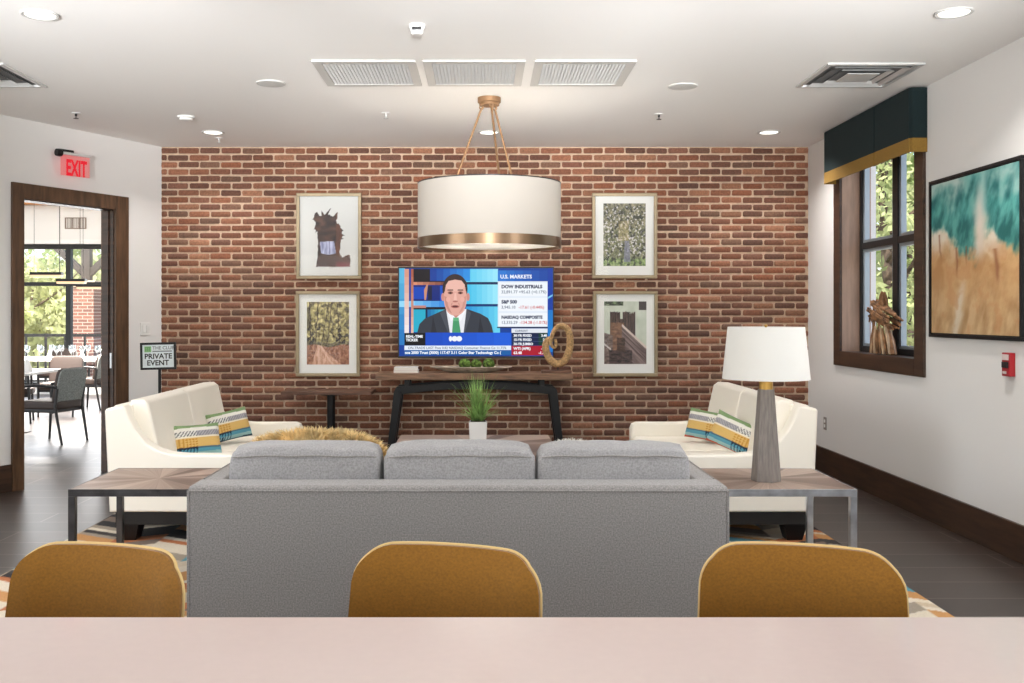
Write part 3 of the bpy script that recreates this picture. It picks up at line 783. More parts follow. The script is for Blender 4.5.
def wharf(u, v):
    n = fbm(u * 10, v * 30, 2, 4); g = fbm(u * 4, v * 5, 7, 3)
    c = mixc((186, 194, 176), (216, 222, 208), .5 + g * .5 - .2 * math.sin(v * 30) * .2)
    if v > .93: c = mixc((46, 50, 44), (130, 150, 110), .5 + n) if u < .45 else c
    if u > .82 and v > .86: c = (70, 62, 60)
    if .14 < u < .74 and .45 < v:
        top = .80 + .07 * math.sin(u * 70) * noise.noise(Vector((u * 30, 1, 0))) + .03
        if v < top and not (.38 < u < .44 and v > .72): c = mixc((44, 36, 36), (104, 82, 72), .5 + fbm(u * 46, v * 4, 3, 3))
    if v < .66 and .15 < u < .47: c = mixc((100, 72, 56), (156, 118, 92), .5 + n * .8)
    # plank walls running back to the stump
    e1 = .62 - (u - .42) * .62
    if u > .42 and v < e1: c = mixc((78, 62, 60), (146, 126, 122), .5 + fbm(u * 6 + v * 6, v * 34 + u * 22, 5, 3))
    if u > .42 and abs(v - e1) < .022: c = (214, 198, 188)
    if u < .2 and v < .5 - u * .2: c = mixc((92, 76, 72), (140, 120, 110), .5 + n)
    if u < .16 and abs(v - (.32 - u * .55)) < .016: c = (206, 196, 190)
    if v < .22 and .12 < u < .66: c = mixc((46, 36, 36), (92, 72, 68), .5 + n)
    if .30 < u < .5 and .2 < v < .42: c = mixc((60, 44, 38), (96, 70, 56), .5 + n)
    return c
PW, PH = .405, .60
picture((296.5, 193, 361.5, 279), 'framed picture of a dark horse head on white, hung above the dirt road picture', horse, .56, .755, True)
picture((296, 291, 360, 376.5), 'framed picture of a dirt road under trees, beneath the horse picture', road, PW, PH, False, .005)
picture((592, 193, 657, 278.5), 'framed picture of mossy hanging trees, upper one beside the television', mossy, PW, PH, False, .01)
picture((593, 291, 657.5, 376.5), 'framed picture of old wooden wharf posts and water, beneath the mossy trees', wharf, PW, PH, False, .01)

# abstract painting on the right wall
def abstract(u, v):
    # u from window end to camera end, v up
    n = fbm(u * 2.6, v * 3.4, 4, 5); m = fbm(u * 6, v * 7, 14, 5); st = fbm(u * 12 - v * 5, v * 5 + u * 3, 22, 5); w = fbm(u * 3 + 4, v * 2, 61, 4)
    skyc = mixc((120, 186, 180), (200, 214, 206), .5 + n * .7 + .3 * (v - .8))
    cream = mixc((222, 206, 178), (232, 222, 206), .5 + m)
    sand = mixc((186, 138, 88), (216, 178, 128), .5 + m * .9 + w * .4)
    low = mixc((160, 126, 84), (206, 178, 138), .5 + st + n * .4)
    c = mixc(cream, sand, sstep(.66, .44, v + .12 * n + .05 * m))
    c = mixc(c, low, sstep(.42, .08, v + .16 * w) * .7)
    c = mixc(c, skyc, sstep(.66, .80, v + .08 * n))
    # two tree masses of loose brush strokes with a pale gap between them
    lb = .66 - .20 * sstep(.05, .5, u) + .07 * m + .05 * st
    rb = .60 - .14 * sstep(.64, .95, u) + .07 * m + .05 * st
    left = sstep(.60, .50, u + .05 * n) * sstep(lb - .01, lb + .08, v)
    right = sstep(.60, .70, u + .05 * n) * sstep(rb - .01, rb + .08, v)
    mass = max(left, right) * sstep(1.08, .80, v + .22 * n + .05 * st)
    c = mixc(c, mixc((20, 98, 98), (86, 170, 162), .5 + st * 1.1 + n * .3), mass * .92)
    gap = math.exp(-((u - .585 + .03 * m) / .055) ** 2)
    c = mixc(c, (226, 214, 202), gap * sstep(.40, .56, v) * .75 * sstep(1.0, .75, v))
    for ux, vb, vt, wd in ((.12, .52, .66, .010), (.33, .40, .56, .012), (.44, .47, .56, .009), (.78, .34, .52, .022)):
        if vb - .06 < v < vt: c = mixc(c, (146, 92, 60), .75 * math.exp(-((u - ux + .10 * (v - vb) + .015 * m) / wd) ** 2) * sstep(vb - .06, vb + .03, v))
    pth = math.exp(-((u - .30 - .30 * v + .03 * m) / .045) ** 2) * sstep(.42, .22, v)
    c = mixc(c, (220, 218, 206), pth * .6)
    return mixc(c, (186, 128, 80), sstep(.06, .4, m) * .45 * sstep(.6, .5, v))
y0p, y1p, z0p, z1p = 5.752, 6.945, 1.285, 2.36
r = thing('abstract_painting', 'large abstract painting of teal trees over tan ground in a black frame', 'painting', (BX1, (y0p + y1p) / 2, (z0p + z1p) / 2))
w, h = (y1p - y0p) / 2, (z1p - z0p) / 2
bm = nb(); f = .022
for q in ((-w, w, h - f, h), (-w, w, -h, -h + f)): box(bm, -.034, 0, q[0], q[1], q[2], q[3], .002)
for q in ((-w, -w + f, -h + f, h - f), (w - f, w, -h + f, h - f)): box(bm, -.034, 0, q[0], q[1], q[2], q[3], .002)
obj('frame', bm, M_BLACKM, r)
bm = nb(); wi, hi = w - f - .008, h - f - .008
grid(bm, 130, 130, lambda i, j: (-.026, wi - 2 * wi * i, -hi + 2 * hi * j))
o = obj('canvas', bm, M_CANVAS, r, smooth=None); tint_obj(o, lambda i, c: abstract((wi - c.y) / (2 * wi), (c.z + hi) / (2 * hi)))
bm = nb(); box(bm, -.02, -.002, -w + f, w - f, -h + f, h - f); obj('backing', bm, M_BLACKM, r)

# fire alarm pull station and outlet on the right wall
r = thing('fire_alarm_pull_switch', 'small red fire alarm pull station below the abstract painting', 'fire alarm', (BX1, 5.92, 1.145))
bm = nb(); box(bm, -.036, 0, -.045, .045, -.07, .07, .005); obj('housing', bm, M_RED, r)
bm = nb(); box(bm, -.043, -.036, -.036, .036, -.02, .016, .003); obj('pull_handle', bm, M_BLACK, r)
bm = nb(); box(bm, -.039, -.036, -.036, .036, .026, .06, .001); obj('face_plate', bm, mat('alarm_label', (222, 206, 202), .5), r)
bm = nb(); box(bm, -.039, -.036, -.012, .03, -.055, -.04, .001); obj('lower_label', bm, MATS['alarm_label'], r)
r = thing('wall_outlet', 'power outlet with a grey plate low on the white wall behind the settee', 'outlet', (BX1, 9.13, .445))
bm = nb(); box(bm, -.006, 0, -.036, .036, -.058, .058, .003); obj('plate', bm, mat('outlet_plate', (150, 140, 132), .5), r)
for z_ in (-.022, .022):
    bm = nb(); box(bm, -.009, -.006, -.016, .016, z_ - .014, z_ + .014, .003); obj('socket', bm, M_WHITE, r)

# valance
r = thing('window_valance', 'dark teal pleated fabric valance with a gold border above the window', 'valance', (BX1, 7.95, 2.585))
ya, yb = 7.035 - 7.95, 8.80 - 7.95; vx = -.125; vz = .455
def vpanel(bm, z0, z1, off):
    # front panels separated by inverted pleats; side returns
    box(bm, vx - off, vx + .012, ya + .014, -.276, z0, z1, .003); box(bm, vx - off, vx + .012, -.264, yb, z0, z1, .003)
    box(bm, vx + .013, vx + .02, -.32, -.22, z0, z1)
    box(bm, vx + .02, -.001, ya - off, ya + .012, z0, z1, .003); box(bm, vx + .02, -.001, yb - .012, yb + off, z0, z1, .003)
    box(bm, vx + .012, vx + .022, ya + .004, ya + .02, z0, z1); box(bm, vx + .012, vx + .022, yb - .02, yb - .004, z0, z1)
bm = nb(); vpanel(bm, .098, vz, 0); obj('cloth_panel', bm, M_TEAL, r)
bm = nb(); vpanel(bm, 0, .1, .001); obj('gold_border', bm, M_MUST, r)
bm = nb(); box(bm, vx + .02, -.024, ya + .012, yb - .012, vz - .02, vz - .002); obj('mounting_board', bm, M_TRIMD, r)

# driftwood horse sculpture on the sill
SYc = 7.95
r = thing('driftwood_sculpture', 'horse head sculpture made of driftwood sticks standing on the window sill', 'sculpture', (BX1 + .068, SYc, WZ0 + .0105))
def stick(bm, a, b, rad, mi=0):
    a = Vector(a); b = Vector(b); m_ = (a + b) / 2 + Vector((random.uniform(-.006, .006), random.uniform(-.012, .012), random.uniform(-.008, .008)))
    tube(bm, [a, m_, b], [rad * .7, rad, rad * .6], 6, mi=mi)
bm = nb()
for k in range(26):     # neck: sticks spreading toward the base
    t = k / 25; a = t * 2 * PI
    foot = Vector((.055 * math.cos(a), .04 + .21 * math.sin(a), 0.008)); top = Vector((.042 * math.cos(a), .07 + .11 * math.sin(a), .24 + random.uniform(-.05, .06)))
    stick(bm, foot, top, random.uniform(.010, .016), 1 if k % 5 in (0, 2) else 0)
obj('neck', bm, [M_DRIFT, M_DRIFTL], r)
bm = nb()
for k in range(30):     # head: sticks running from the poll to the muzzle
    a = random.uniform(0, 2 * PI); ca, sa = math.cos(a), math.sin(a)
    p0 = Vector((.05 * ca, .20 + random.uniform(-.04, .04), .36 + .075 * sa)); p1 = Vector((.042 * ca, -.20 + random.uniform(-.04, .04), .265 + .06 * sa))
    if k % 3 == 0: p1 = p0.lerp(p1, .55)
    stick(bm, p0, p1, random.uniform(.010, .017))
for k in range(8):
    a = 2 * PI * k / 8; stick(bm, (.042 * math.cos(a), .10, .35 + .06 * math.sin(a)), (.04 * math.cos(a + .9), .04, .33 + .05 * math.sin(a + .9)), .012)
obj('head', bm, M_DRIFT, r)
for s in (-1, 1):
    bm = nb(); stick(bm, (.02 * s, .06, .40), (.022 * s, .03 + .03 * s, .50), .015); stick(bm, (.02 * s, .00, .385), (.022 * s, .03 + .03 * s, .50), .012); obj('ear', bm, M_DRIFT, r)
bm = nb()
for k in range(10): stick(bm, (random.uniform(-.03, .03),   .21 + random.uniform(0, .03), .40 - k * .03), (random.uniform(-.03, .03), .26, .31 - k * .026), .009)
obj('mane', bm, M_DRIFT, r)

# ------------------------------------------------------------------ television
TY = 9.50; k_ = TY / 1000.0
r = thing('television', 'large wall television showing a news presenter and a stock market panel', 'television', (at(476, 0, TY).x, TY, at(0, 312.5, TY).z))
cx, cy = 476.0, 312.5
def tp(px, py, lay): return ((px - cx) * k_, -.0005 * lay - .0015, (cy - py) * k_)
bm = nb()
x0, z1 = (398 - cx) * k_, (cy - 267) * k_; x1, z0 = (554 - cx) * k_, (cy - 358) * k_
b_ = .012
for q in ((x0, x1, z1 - b_, z1), (x0, x1, z0, z0 + b_ * 1.5), (x0, x0 + b_, z0 + b_ * 1.5, z1 - b_), (x1 - b_, x1, z0 + b_ * 1.5, z1 - b_)): box(bm, q[0], q[1], -.010, .03, q[2], q[3], .003)
obj('bezel', bm, M_BLACK, r)
bm = nb(); box(bm, x0 + .02, x1 - .02, .02, .06, z0 + .03, z1 - .03, .01); obj('back_cover', bm, M_BLACK, r)
bm = nb(); box(bm, -.25, .25, .06, BY - TY - .013, -.15, .15, .004); obj('wall_mount', bm, M_BLACKM, r)
SCOL = {}; SL = []
def sc(c):
    if c not in SCOL: SCOL[c] = len(SL); SL.append(emis('screen_colour', c, 1.0))
    return SCOL[c]
bm = nb()
def sp_(pts, c, lay): flat(bm, [tp(x, y, lay) for x, y in pts], sc(c))
def sr(xa, ya_, xb, yb_, c, lay): sp_([(xa, yb_), (xb, yb_), (xb, ya_), (xa, ya_)], c, lay)
def grad(xa, ya_, xb, yb_, c0, c1, lay, n=8, horiz=True):
    for i in range(n):
        c = tuple(int(q) for q in mixc(c0, c1, i / (n - 1)))
        if horiz: sr(xa + (xb - xa) * i / n, ya_, xa + (xb - xa) * (i + 1) / n, yb_, c, lay)
        else: sr(xa, ya_ + (yb_ - ya_) * i / n, xb, ya_ + (yb_ - ya_) * (i + 1) / n, c, lay)
L_, R_, T_, B_ = 399, 553, 268, 356.5
sr(L_, T_, R_, B_, (16, 62, 150), 0)
grad(399, 268, 405, 345, (90, 180, 220), (40, 120, 190), 1, 5, False)
sr(412, 269, 446, 283, (26, 20, 26), 1); grad(430, 269, 470, 281, (16, 60, 150), (40, 140, 220), 1.2, 6)
grad(466, 269, 498, 282, (90, 200, 235), (150, 225, 245), 1, 6); sr(466, 282, 498, 284.5, (20, 44, 84), 2)
grad(466, 284.5, 498, 304, (70, 190, 230), (150, 226, 245), 1, 6); sr(466, 304, 498, 306.5, (14, 50, 110), 2)
grad(466, 306.5, 500, 333, (40, 150, 215), (100, 205, 235), 1, 6)
sr(412, 285, 446, 302, (18, 40, 120), 1); sr(413, 287, 427, 299, (22, 70, 180), 2); sr(428, 286, 432, 300, (26, 30, 60), 2); sr(440, 286, 446, 302, (20, 80, 190), 2)
grad(399, 301, 447, 307, (150, 214, 244), (60, 140, 220), 3, 6); sr(412, 307, 446, 309.5, (18, 16, 30), 3)
grad(411, 282, 447, 285, (216, 140, 110), (120, 70, 60), 3, 6); sr(412, 305.5, 426, 308, (190, 130, 120), 4)
sr(413, 309.5, 427, 332, (40, 170, 200), 2); grad(427, 309.5, 446, 332, (20, 110, 170), (70, 190, 215), 2, 5); sr(425.5, 309, 427.5, 332, (12, 40, 80), 3)
grad(404.5, 269, 409, 333, (214, 150, 130), (240, 226, 226), 4, 8, False); grad(411, 269, 413.5, 333, (170, 92, 70), (226, 180, 160), 4, 8, False)
sp_([(424, 290), (427, 284), (428, 285), (426, 300), (424.5, 300)], (200, 140, 110), 4)
# presenter: suit, shirt, tie, head
sp_([(417, 333.5), (419.5, 324), (425, 318.5), (436, 313.5), (446, 309), (467, 309), (480, 313.5), (488, 318), (491.5, 325), (493.5, 333.5)], (54, 58, 68), 5)
sp_([(433, 316), (437, 333.5), (431, 333.5)], (42, 45, 54), 5.4); sp_([(480, 316), (478, 333.5), (484, 333.5)], (42, 45, 54), 5.4)
sp_([(446, 309), (450, 333.5), (463.5, 333.5), (466.5, 309)], (228, 230, 236), 6)
sp_([(445.5, 309), (440, 313), (448.5, 333.5), (449.5, 333.5)], (74, 78, 88), 6.4); sp_([(467, 309), (471, 313), (464.5, 333.5), (463.5, 333.5)], (74, 78, 88), 6.4)
sp_([(447.5, 303), (447.5, 311), (456, 318), (464.5, 311), (464.5, 303)], (192, 130, 116), 6.6)
sp_([(446, 309), (451, 321), (456, 318)], (240, 242, 246), 7); sp_([(466, 309), (461, 321), (456, 318)], (240, 242, 246), 7)
sp_([(453.3, 317.5), (458.7, 317.5), (459, 321), (461, 333.5), (452, 333.5), (453, 321)], (70, 150, 104), 7.5); sp_([(453.3, 317.5), (458.7, 317.5), (458.6, 321), (453.4, 321)], (96, 176, 126), 8)
def ell(cx_, cy_, a, b, c, lay, n=28, pw=2.0): sp_([(cx_ + a * math.copysign(abs(math.cos(-2 * PI * i / n)) ** (2 / pw), math.cos(-2 * PI * i / n)), cy_ + b * math.copysign(abs(math.sin(-2 * PI * i / n)) ** (2 / pw), math.sin(-2 * PI * i / n))) for i in range(n)], c, lay)
ell(455, 289, 12.6, 15, (50, 34, 32), 7); ell(443, 297, 1.8, 4, (204, 140, 128), 7.4); ell(468, 297, 1.8, 4, (204, 140, 128), 7.4)
ell(455.3, 297.5, 11.4, 18.2, (222, 166, 152), 8, pw=2.3); ell(455.3, 285, 9.6, 6.5, (232, 182, 168), 8.4)
sp_([(443.6, 292), (444, 283), (447.5, 277.5), (455, 275), (463, 277.5), (467.2, 283), (467.3, 292), (465.8, 291), (465, 285), (461.5, 280.6), (455, 279.6), (448.6, 281), (445.6, 285.5), (444.9, 291.5)], (54, 38, 36), 9)
sp_([(444.2, 296), (446.6, 297), (448.2, 306), (452, 313.6), (448.4, 311.2), (445.4, 305)], (196, 138, 126), 8.6); sp_([(466.4, 296), (464, 297), (462.4, 306), (458.6, 313.6), (462.2, 311.2), (465.2, 305)], (206, 148, 136), 8.6)
sp_([(451.2, 303.6), (453, 302.2), (450.6, 307.6)], (200, 142, 130), 8.8); sp_([(459.4, 303.6), (457.6, 302.2), (460, 307.6)], (200, 142, 130), 8.8); ell(448.2, 299.5, 2.2, 2.6, (230, 172, 158), 8.7); ell(462.4, 299.5, 2.2, 2.6, (230, 172, 158), 8.7)
for ex in (450.4, 460.4):
    ell(ex, 292.8, 2.6, 1.5, (150, 98, 88), 9); ell(ex, 293, 1.3, .8, (44, 30, 30), 9.5); sp_([(ex - 3, 290.6), (ex + 3, 290.6), (ex + 2.6, 289.5), (ex - 2.6, 289.5)], (78, 52, 46), 9.5)
sp_([(453.6, 301), (457, 301), (456.2, 293), (454.6, 293)], (236, 186, 172), 9); ell(455.3, 301.4, 2.6, .9, (176, 112, 102), 9.5)
ell(455.2, 306.6, 4, 1.5, (166, 92, 88), 9.5); ell(455.2, 306.5, 2.8, .7, (72, 34, 36), 10)
# lower graphics
sr(404.5, 333, 425.5, 345.3, (14, 16, 20), 11); grad(425.5, 332.6, 511, 345.6, (20, 74, 190), (28, 92, 214), 10.5, 5)
sr(404.5, 345.6, 511, 350, (226, 234, 244), 11); sr(404.5, 350, 511, 355, (24, 92, 160), 11)
for cx_, a_ in ((450.5, 1.6), (454.6, 2.9), (459.2, 2.9)): ell(cx_, 338.7, a_, 2.7, (236, 240, 248), 12)
grad(497.8, 270.5, 547.5, 281.3, (40, 118, 206), (22, 70, 160), 10, 6); sr(497.8, 281.3, 547.5, 327, (224, 232, 242), 10.5)
sr(499, 283, 547.5, 296, (236, 241, 247), 11); sr(499, 298, 547.5, 311, (236, 241, 247), 11); sr(499, 313, 547.5, 326, (236, 241, 247), 11)
sr(497, 326.8, 547.5, 328, (10, 30, 60), 12)
sr(511.5, 328.5, 547.5, 332.8, (222, 228, 236), 11)
sr(512, 332.8, 547.5, 345.6, (14, 30, 70), 11)
for yy in (337.2, 341.4): sr(512, yy - .2, 547.5, yy + .2, (60, 80, 120), 12)
sr(538.5, 333, 547.5, 345.4, (20, 60, 50), 11.5); sr(511.5, 345.8, 547.5, 355.3, (168, 22, 44), 11)
sr(547.8, 268, 553, 310, (20, 60, 160), 10); sr(547.8, 310, 553, 352, (30, 120, 200), 10); sp_([(547.8, 297), (553, 294), (553, 296), (547.8, 299)], (120, 190, 230), 11)
obj('screen', bm, SL, r, smooth=None)
def tvtext(items, col, bold=.0006, name='lettering'):
    ink = emis('screen_ink', col, 1.0)
    for s, px, py, hpx, al in items:    # py: baseline, hpx: cap height
        bm = nb(); x_, y_, z_ = tp(px, py, 15)
        text_bm(bm, s, hpx * k_ / .70, T(x_, y_, z_) @ RX(PI / 2), align=al, bold=bold, ext=.0002)
        obj(name, bm, ink, r, smooth=None)
tvtext([('U.S. MARKETS', 500.2, 278.4, 3.6, 'LEFT'), ('REAL-TIME', 406, 337.6, 2.5, 'LEFT'), ('TICKER', 406, 341.2, 2.5, 'LEFT'),
        ('nce 2000 Trust (3000) 117.47 3.11 Color Star Technology Co (', 405, 353.8, 2.6, 'LEFT'),
        ('30-YR FIXED', 513.5, 336.6, 2.3, 'LEFT'), ('15-YR FIXED', 513.5, 340.8, 2.3, 'LEFT'), ('30-YR JUMBO', 513.5, 345, 2.3, 'LEFT'),
        ('3.40', 546.8, 336.6, 2.3, 'RIGHT'), ('2.8', 546.8, 340.8, 2.3, 'RIGHT'), ('3.1', 546.8, 345, 2.3, 'RIGHT'),
        ('WTI (APR)', 513.5, 349.8, 2.6, 'LEFT'), ('63.48', 513.5, 354, 2.6, 'LEFT'), ('-1.1', 546.8, 349.8, 2.6, 'RIGHT'), ('-1.7%', 546.8, 354, 2.6, 'RIGHT')], (240, 244, 250), .0014)
tvtext([('DOW INDUSTRIALS', 501.4, 288.2, 3.2, 'LEFT'), ('S&P 500', 501.4, 303.4, 3.2, 'LEFT'), ('NASDAQ COMPOSITE', 501.4, 318.6, 2.9, 'LEFT')], (30, 44, 78), .0022)
tvtext([('32,891.77 +95.63 (+0.17%)', 501.2, 293.4, 2.9, 'LEFT'), ('3,945.10', 501.2, 308.6, 2.9, 'LEFT'), ('13,335.29', 501.2, 323.8, 2.9, 'LEFT'), ('ON-TRADE LAST Poss 0.82 NASDAQ Consumer Finance Co 11.75%', 408, 349, 2.4, 'LEFT'), ('CURRENT', 515, 331.8, 2, 'LEFT')], (104, 116, 136))
tvtext([('-17.61 (-0.44%)', 518.5, 308.6, 2.9, 'LEFT'), ('-134.28 (-1.01%)', 519.5, 323.8, 2.9, 'LEFT')], (196, 56, 56))

# ------------------------------------------------------------------ console under the television
r = thing('console_table', 'long oak console table on black arched metal legs under the television', 'console table', (0, 0, 0))
xa, xb = at(375.5, 0, 9.16).x, at(573, 0, 9.16).x
bm = nb(); box(bm, xa, xb, 9.14, 9.575, .842, .898, .004); obj('top', bm, M_OAK, r)
fy = 9.24
for yy, nm in ((9.24, 'front'), (9.48, 'rear')):
    q = lambda px, py: at(px, py, 9.24)
    A, Bc, C = q(401, 388), q(476, 381.5), q(550.5, 388)
    bm = nb()
    pts = [(q(394, 391).x, q(0, 391).z), (q(397, 386).x, q(0, 386.5).z), (q(440, 383.5).x, q(0, 383).z), (q(476, 0).x, q(0, 381.5).z), (q(512, 0).x, q(0, 383).z), (q(554, 0).x, q(0, 386.5).z), (q(557.5, 0).x, q(0, 391).z)]
    low = [(q(549, 0).x, q(0, 394).z), (q(512, 0).x, q(0, 390).z), (q(476, 0).x, q(0, 388.5).z), (q(440, 0).x, q(0, 390).z), (q(402.5, 0).x, q(0, 394).z)]
    prism(bm, pts + low, yy - .025, yy + .025, 'y', .004); obj('arched_beam', bm, M_BLACKM, r)
    for pt, pb in (((398.2, 391), (388, 470)), ((553, 391), (563, 470))):
        a, b = q(*pt), q(pb[0], 470.2); a.y = b.y = yy; b.z = .0
        bm = nb(); prism(bm, [(a.x - .038, a.z), (a.x + .038, a.z), (b.x + .03, b.z), (b.x - .03, b.z)], yy - .025, yy + .025, 'y', .004); obj('leg', bm, M_BLACKM, r)
    for px in (407, 542):
        c = q(px, 0).x
        bm = nb(); prism(bm, [(c - .022, .842), (c + .022, .842), (c + .026, q(0, 389).z), (c - .026, q(0, 389).z)], yy - .02, yy + .02, 'y', .003); obj('post', bm, M_BLACKM, r)
CT = .8985
# two books
for i, (px0, px1, hgt, m_, lb) in enumerate(((393.5, 418.5, .026, M_BOOK2, 'thin blush book lying on the console, lower of two'), (394, 417.5, .026, M_BOOK, 'thin white book lying on the console, upper of two'))):
    a, b = at(px0, 0, 9.25).x, at(px1, 0, 9.25).x; zz = CT + i * .0265
    r = thing('book', lb, 'book', ((a + b) / 2, 9.33, zz), 0, 'books on the console')
    hw = (b - a) / 2
    bm = nb(); box(bm, -hw, hw, -.08, .08, 0, .003, .001); box(bm, -hw, hw, -.08, .08, hgt - .003, hgt, .001); box(bm, -hw, -hw + .003, -.08, .08, .003, hgt - .003); obj('cover', bm, m_, r)
    bm = nb(); box(bm, -hw + .003, hw - .006, -.076, .076, .003, hgt - .003); obj('pages', bm, M_PAGES, r)
# shallow wooden bowl with moss balls
bx = at(471, 0, 9.3).x
bm = nb()
nu, nv = 40, 8
prof = [(.0, .0), (.45, .0), (.62, .012), (.82, .032), (1.0, .05), (.985, .056), (.8, .042), (.6, .024), (.0, .016)]
tb = nb(); lathe(tb, [(a, b) for a, b in prof], 48)
bmesh.ops.transform(tb, matrix=Matrix.Diagonal((.385, .13, 1, 1)), verts=tb.verts); merge(bm, tb)
o = obj('bowl', bm, M_BOWL, None); o.location = (bx, 9.33, CT); tag(o, 'long shallow wooden dish on the console under the television', 'bowl')
for i, (px, lb) in enumerate(((464.7, 'green moss ball in the wooden dish, the one by the books side'), (476.3, 'green moss ball in the wooden dish, middle of three'), (488.7, 'green moss ball in the wooden dish, the one by the rope sculpture side'))):
    bm = nb(); bmesh.ops.create_icosphere(bm, subdivisions=4, radius=.056 if i != 1 else .05)
    for v in bm.verts: v.co *= 1 + .09 * noise.noise(v.co * 60 + Vector((i * 7, 0, 0)))
    o = obj('moss_ball', bm, M_MOSS, None); o.location = (at(px, 0, 9.33).x, 9.33, CT + .02 + .056); tag(o, lb, 'moss ball', 'moss balls in the dish')
# rope sculpture
rx = at(557, 0, 9.25).x
r = thing('rope_sculpture', 'tan rope loop sculpture with a curled end on a dark base beside the television', 'sculpture', (rx, 9.28, CT))
bm = nb(); box(bm, -.145, .135, -.06, .06, 0, .026, .006); obj('base', bm, M_OAKD, r)
bm = nb(); tube(bm, [(0.01, 0, .02), (.012, 0, .07)], .006, 8); obj('pin', bm, M_BLACKM, r)
k2 = 9.28 / 1000
pp = [(550.5, 343), (553, 347), (556.5, 345.5), (557, 339), (554.6, 331), (557, 325.5), (563, 323.6), (568.6, 327), (571, 336), (570.5, 348), (567, 358), (560.5, 363.2), (553, 362.3), (547.4, 356), (545.6, 347), (546.5, 339), (550, 335)]
pp = [(553.3, 333), (554.5, 339), (555.2, 342.5), (557, 341), (557.2, 336), (554.8, 334.5), (553.6, 331.5), (556.2, 325.5), (562, 322.8), (567.8, 325.5), (570.8, 333), (571, 343), (569, 353), (563.8, 360.5), (557.5, 362.6), (550.5, 359.5), (546.2, 351), (545.4, 343.5), (547.2, 337.2), (551.5, 333.5)]
def crom(P, n=8):
    out = []
    for i in range(len(P) - 1):
        p0, p1, p2, p3 = P[max(i - 1, 0)], P[i], P[i + 1], P[min(i + 2, len(P) - 1)]
        for s in range(n):
            t = s / n
            out.append(tuple(.5 * ((2 * b) + (-a + c) * t + (2 * a - 5 * b + 4 * c - d) * t * t + (-a + 3 * b - 3 * c + d) * t ** 3) for a, b, c, d in zip(p0, p1, p2, p3)))
    out.append(P[-1]); return out
loop = [(555, 337), (556.5, 342.5), (554, 345), (551.2, 342), (552, 334), (555.5, 326.5), (561.5, 323.5), (567.5, 326.5), (570.2, 335), (569.6, 347), (565.2, 357.6), (558.4, 361.6), (551.6, 358.6), (547.3, 351.5), (546, 344), (547.6, 338.4), (551, 336)]
cr = crom(loop, 8); n_ = len(cr)
P3 = []; RR = []
for i, (px, py) in enumerate(cr):
    t = i / n_
    P3.append(((px - 557) * k2 , -.018 + .036 * t, (368.3 - py) * k2 + .02))
    RR.append((.014 + .02 * sstep(.1, .6, t)) * (1 + .05 * math.sin(i * 1.9)) * (1 - .3 * sstep(.85, 1, t)))
bm = nb(); tube(bm, P3, RR, 12); obj('rope_loop', bm, M_ROPE, r)

# narrow pub table against the brick wall
r = thing('pub_table', 'narrow dark wood table on one black post against the brick wall', 'table', (at(326, 0, 9.2).x, 9.38, 0))
a, b = at(280.5, 0, 9.2).x - r.location.x, at(371.5, 0, 9.2).x - r.location.x
bm = nb(); box(bm, a, b, -.18, .18, .70, .73, .004); obj('top', bm, M_OAKD, r)
bm = nb(); lathe(bm, [(.038, .03), (.038, .685)], 24, T(.02, 0, 0)); obj('post', bm, M_BLACKM, r)
bm = nb(); lathe(bm, [(.10, .685), (.10, .70)], 24, T(.02, 0, 0)); obj('top_plate', bm, M_BLACKM, r)
bm = nb(); lathe(bm, [(.0, 0), (.2, 0), (.2, .012), (.06, .03), (0, .032)], 36, T(.02, 0, 0)); obj('base', bm, M_BLACKM, r)

# ------------------------------------------------------------------ rug
RX0, RX1, RY0, RY1 = -2.64, 2.237, 4.15, 8.35
bm = nb(); nx, ny = 330, 290
grid(bm, nx, ny, lambda i, j: (RX0 + (RX1 - RX0) * i, RY0 + (RY1 - RY0) * j, .010))
o = obj('rug', bm, M_RUG, None, smooth=None)
rp = [(206, 190, 166), (196, 178, 152), (36, 34, 36), (176, 106, 62), (214, 202, 182), (88, 140, 152), (120, 104, 92), (60, 54, 52), (190, 138, 84), (210, 198, 178), (152, 140, 124)]
def rugc(i, c):
    u = (c.x - RX0); v = (c.y - RY0)
    cw, chh = .30, .14
    k = math.floor(u / cw); fu = u / cw - k
    zig = fu if k % 2 == 0 else 1 - fu
    vv = v + zig * .17
    row = math.floor(vv / chh); fr = vv / chh - row
    rnd = random.Random(k * 131 + row * 977)
    col = rnd.choice(rp)
    if rnd.random() < .35 and fr < .45: col = rnd.choice(rp)
    return col
tint_obj(o, rugc)
sd = nb(); sd.from_mesh(o.data)
tag(o, 'large patterned rug of beige, black, orange and teal arrow shapes under the seating', 'rug')
bmesh.ops.solidify(sd, geom=sd.faces[:], thickness=.0095); sd.to_mesh(o.data); sd.free()

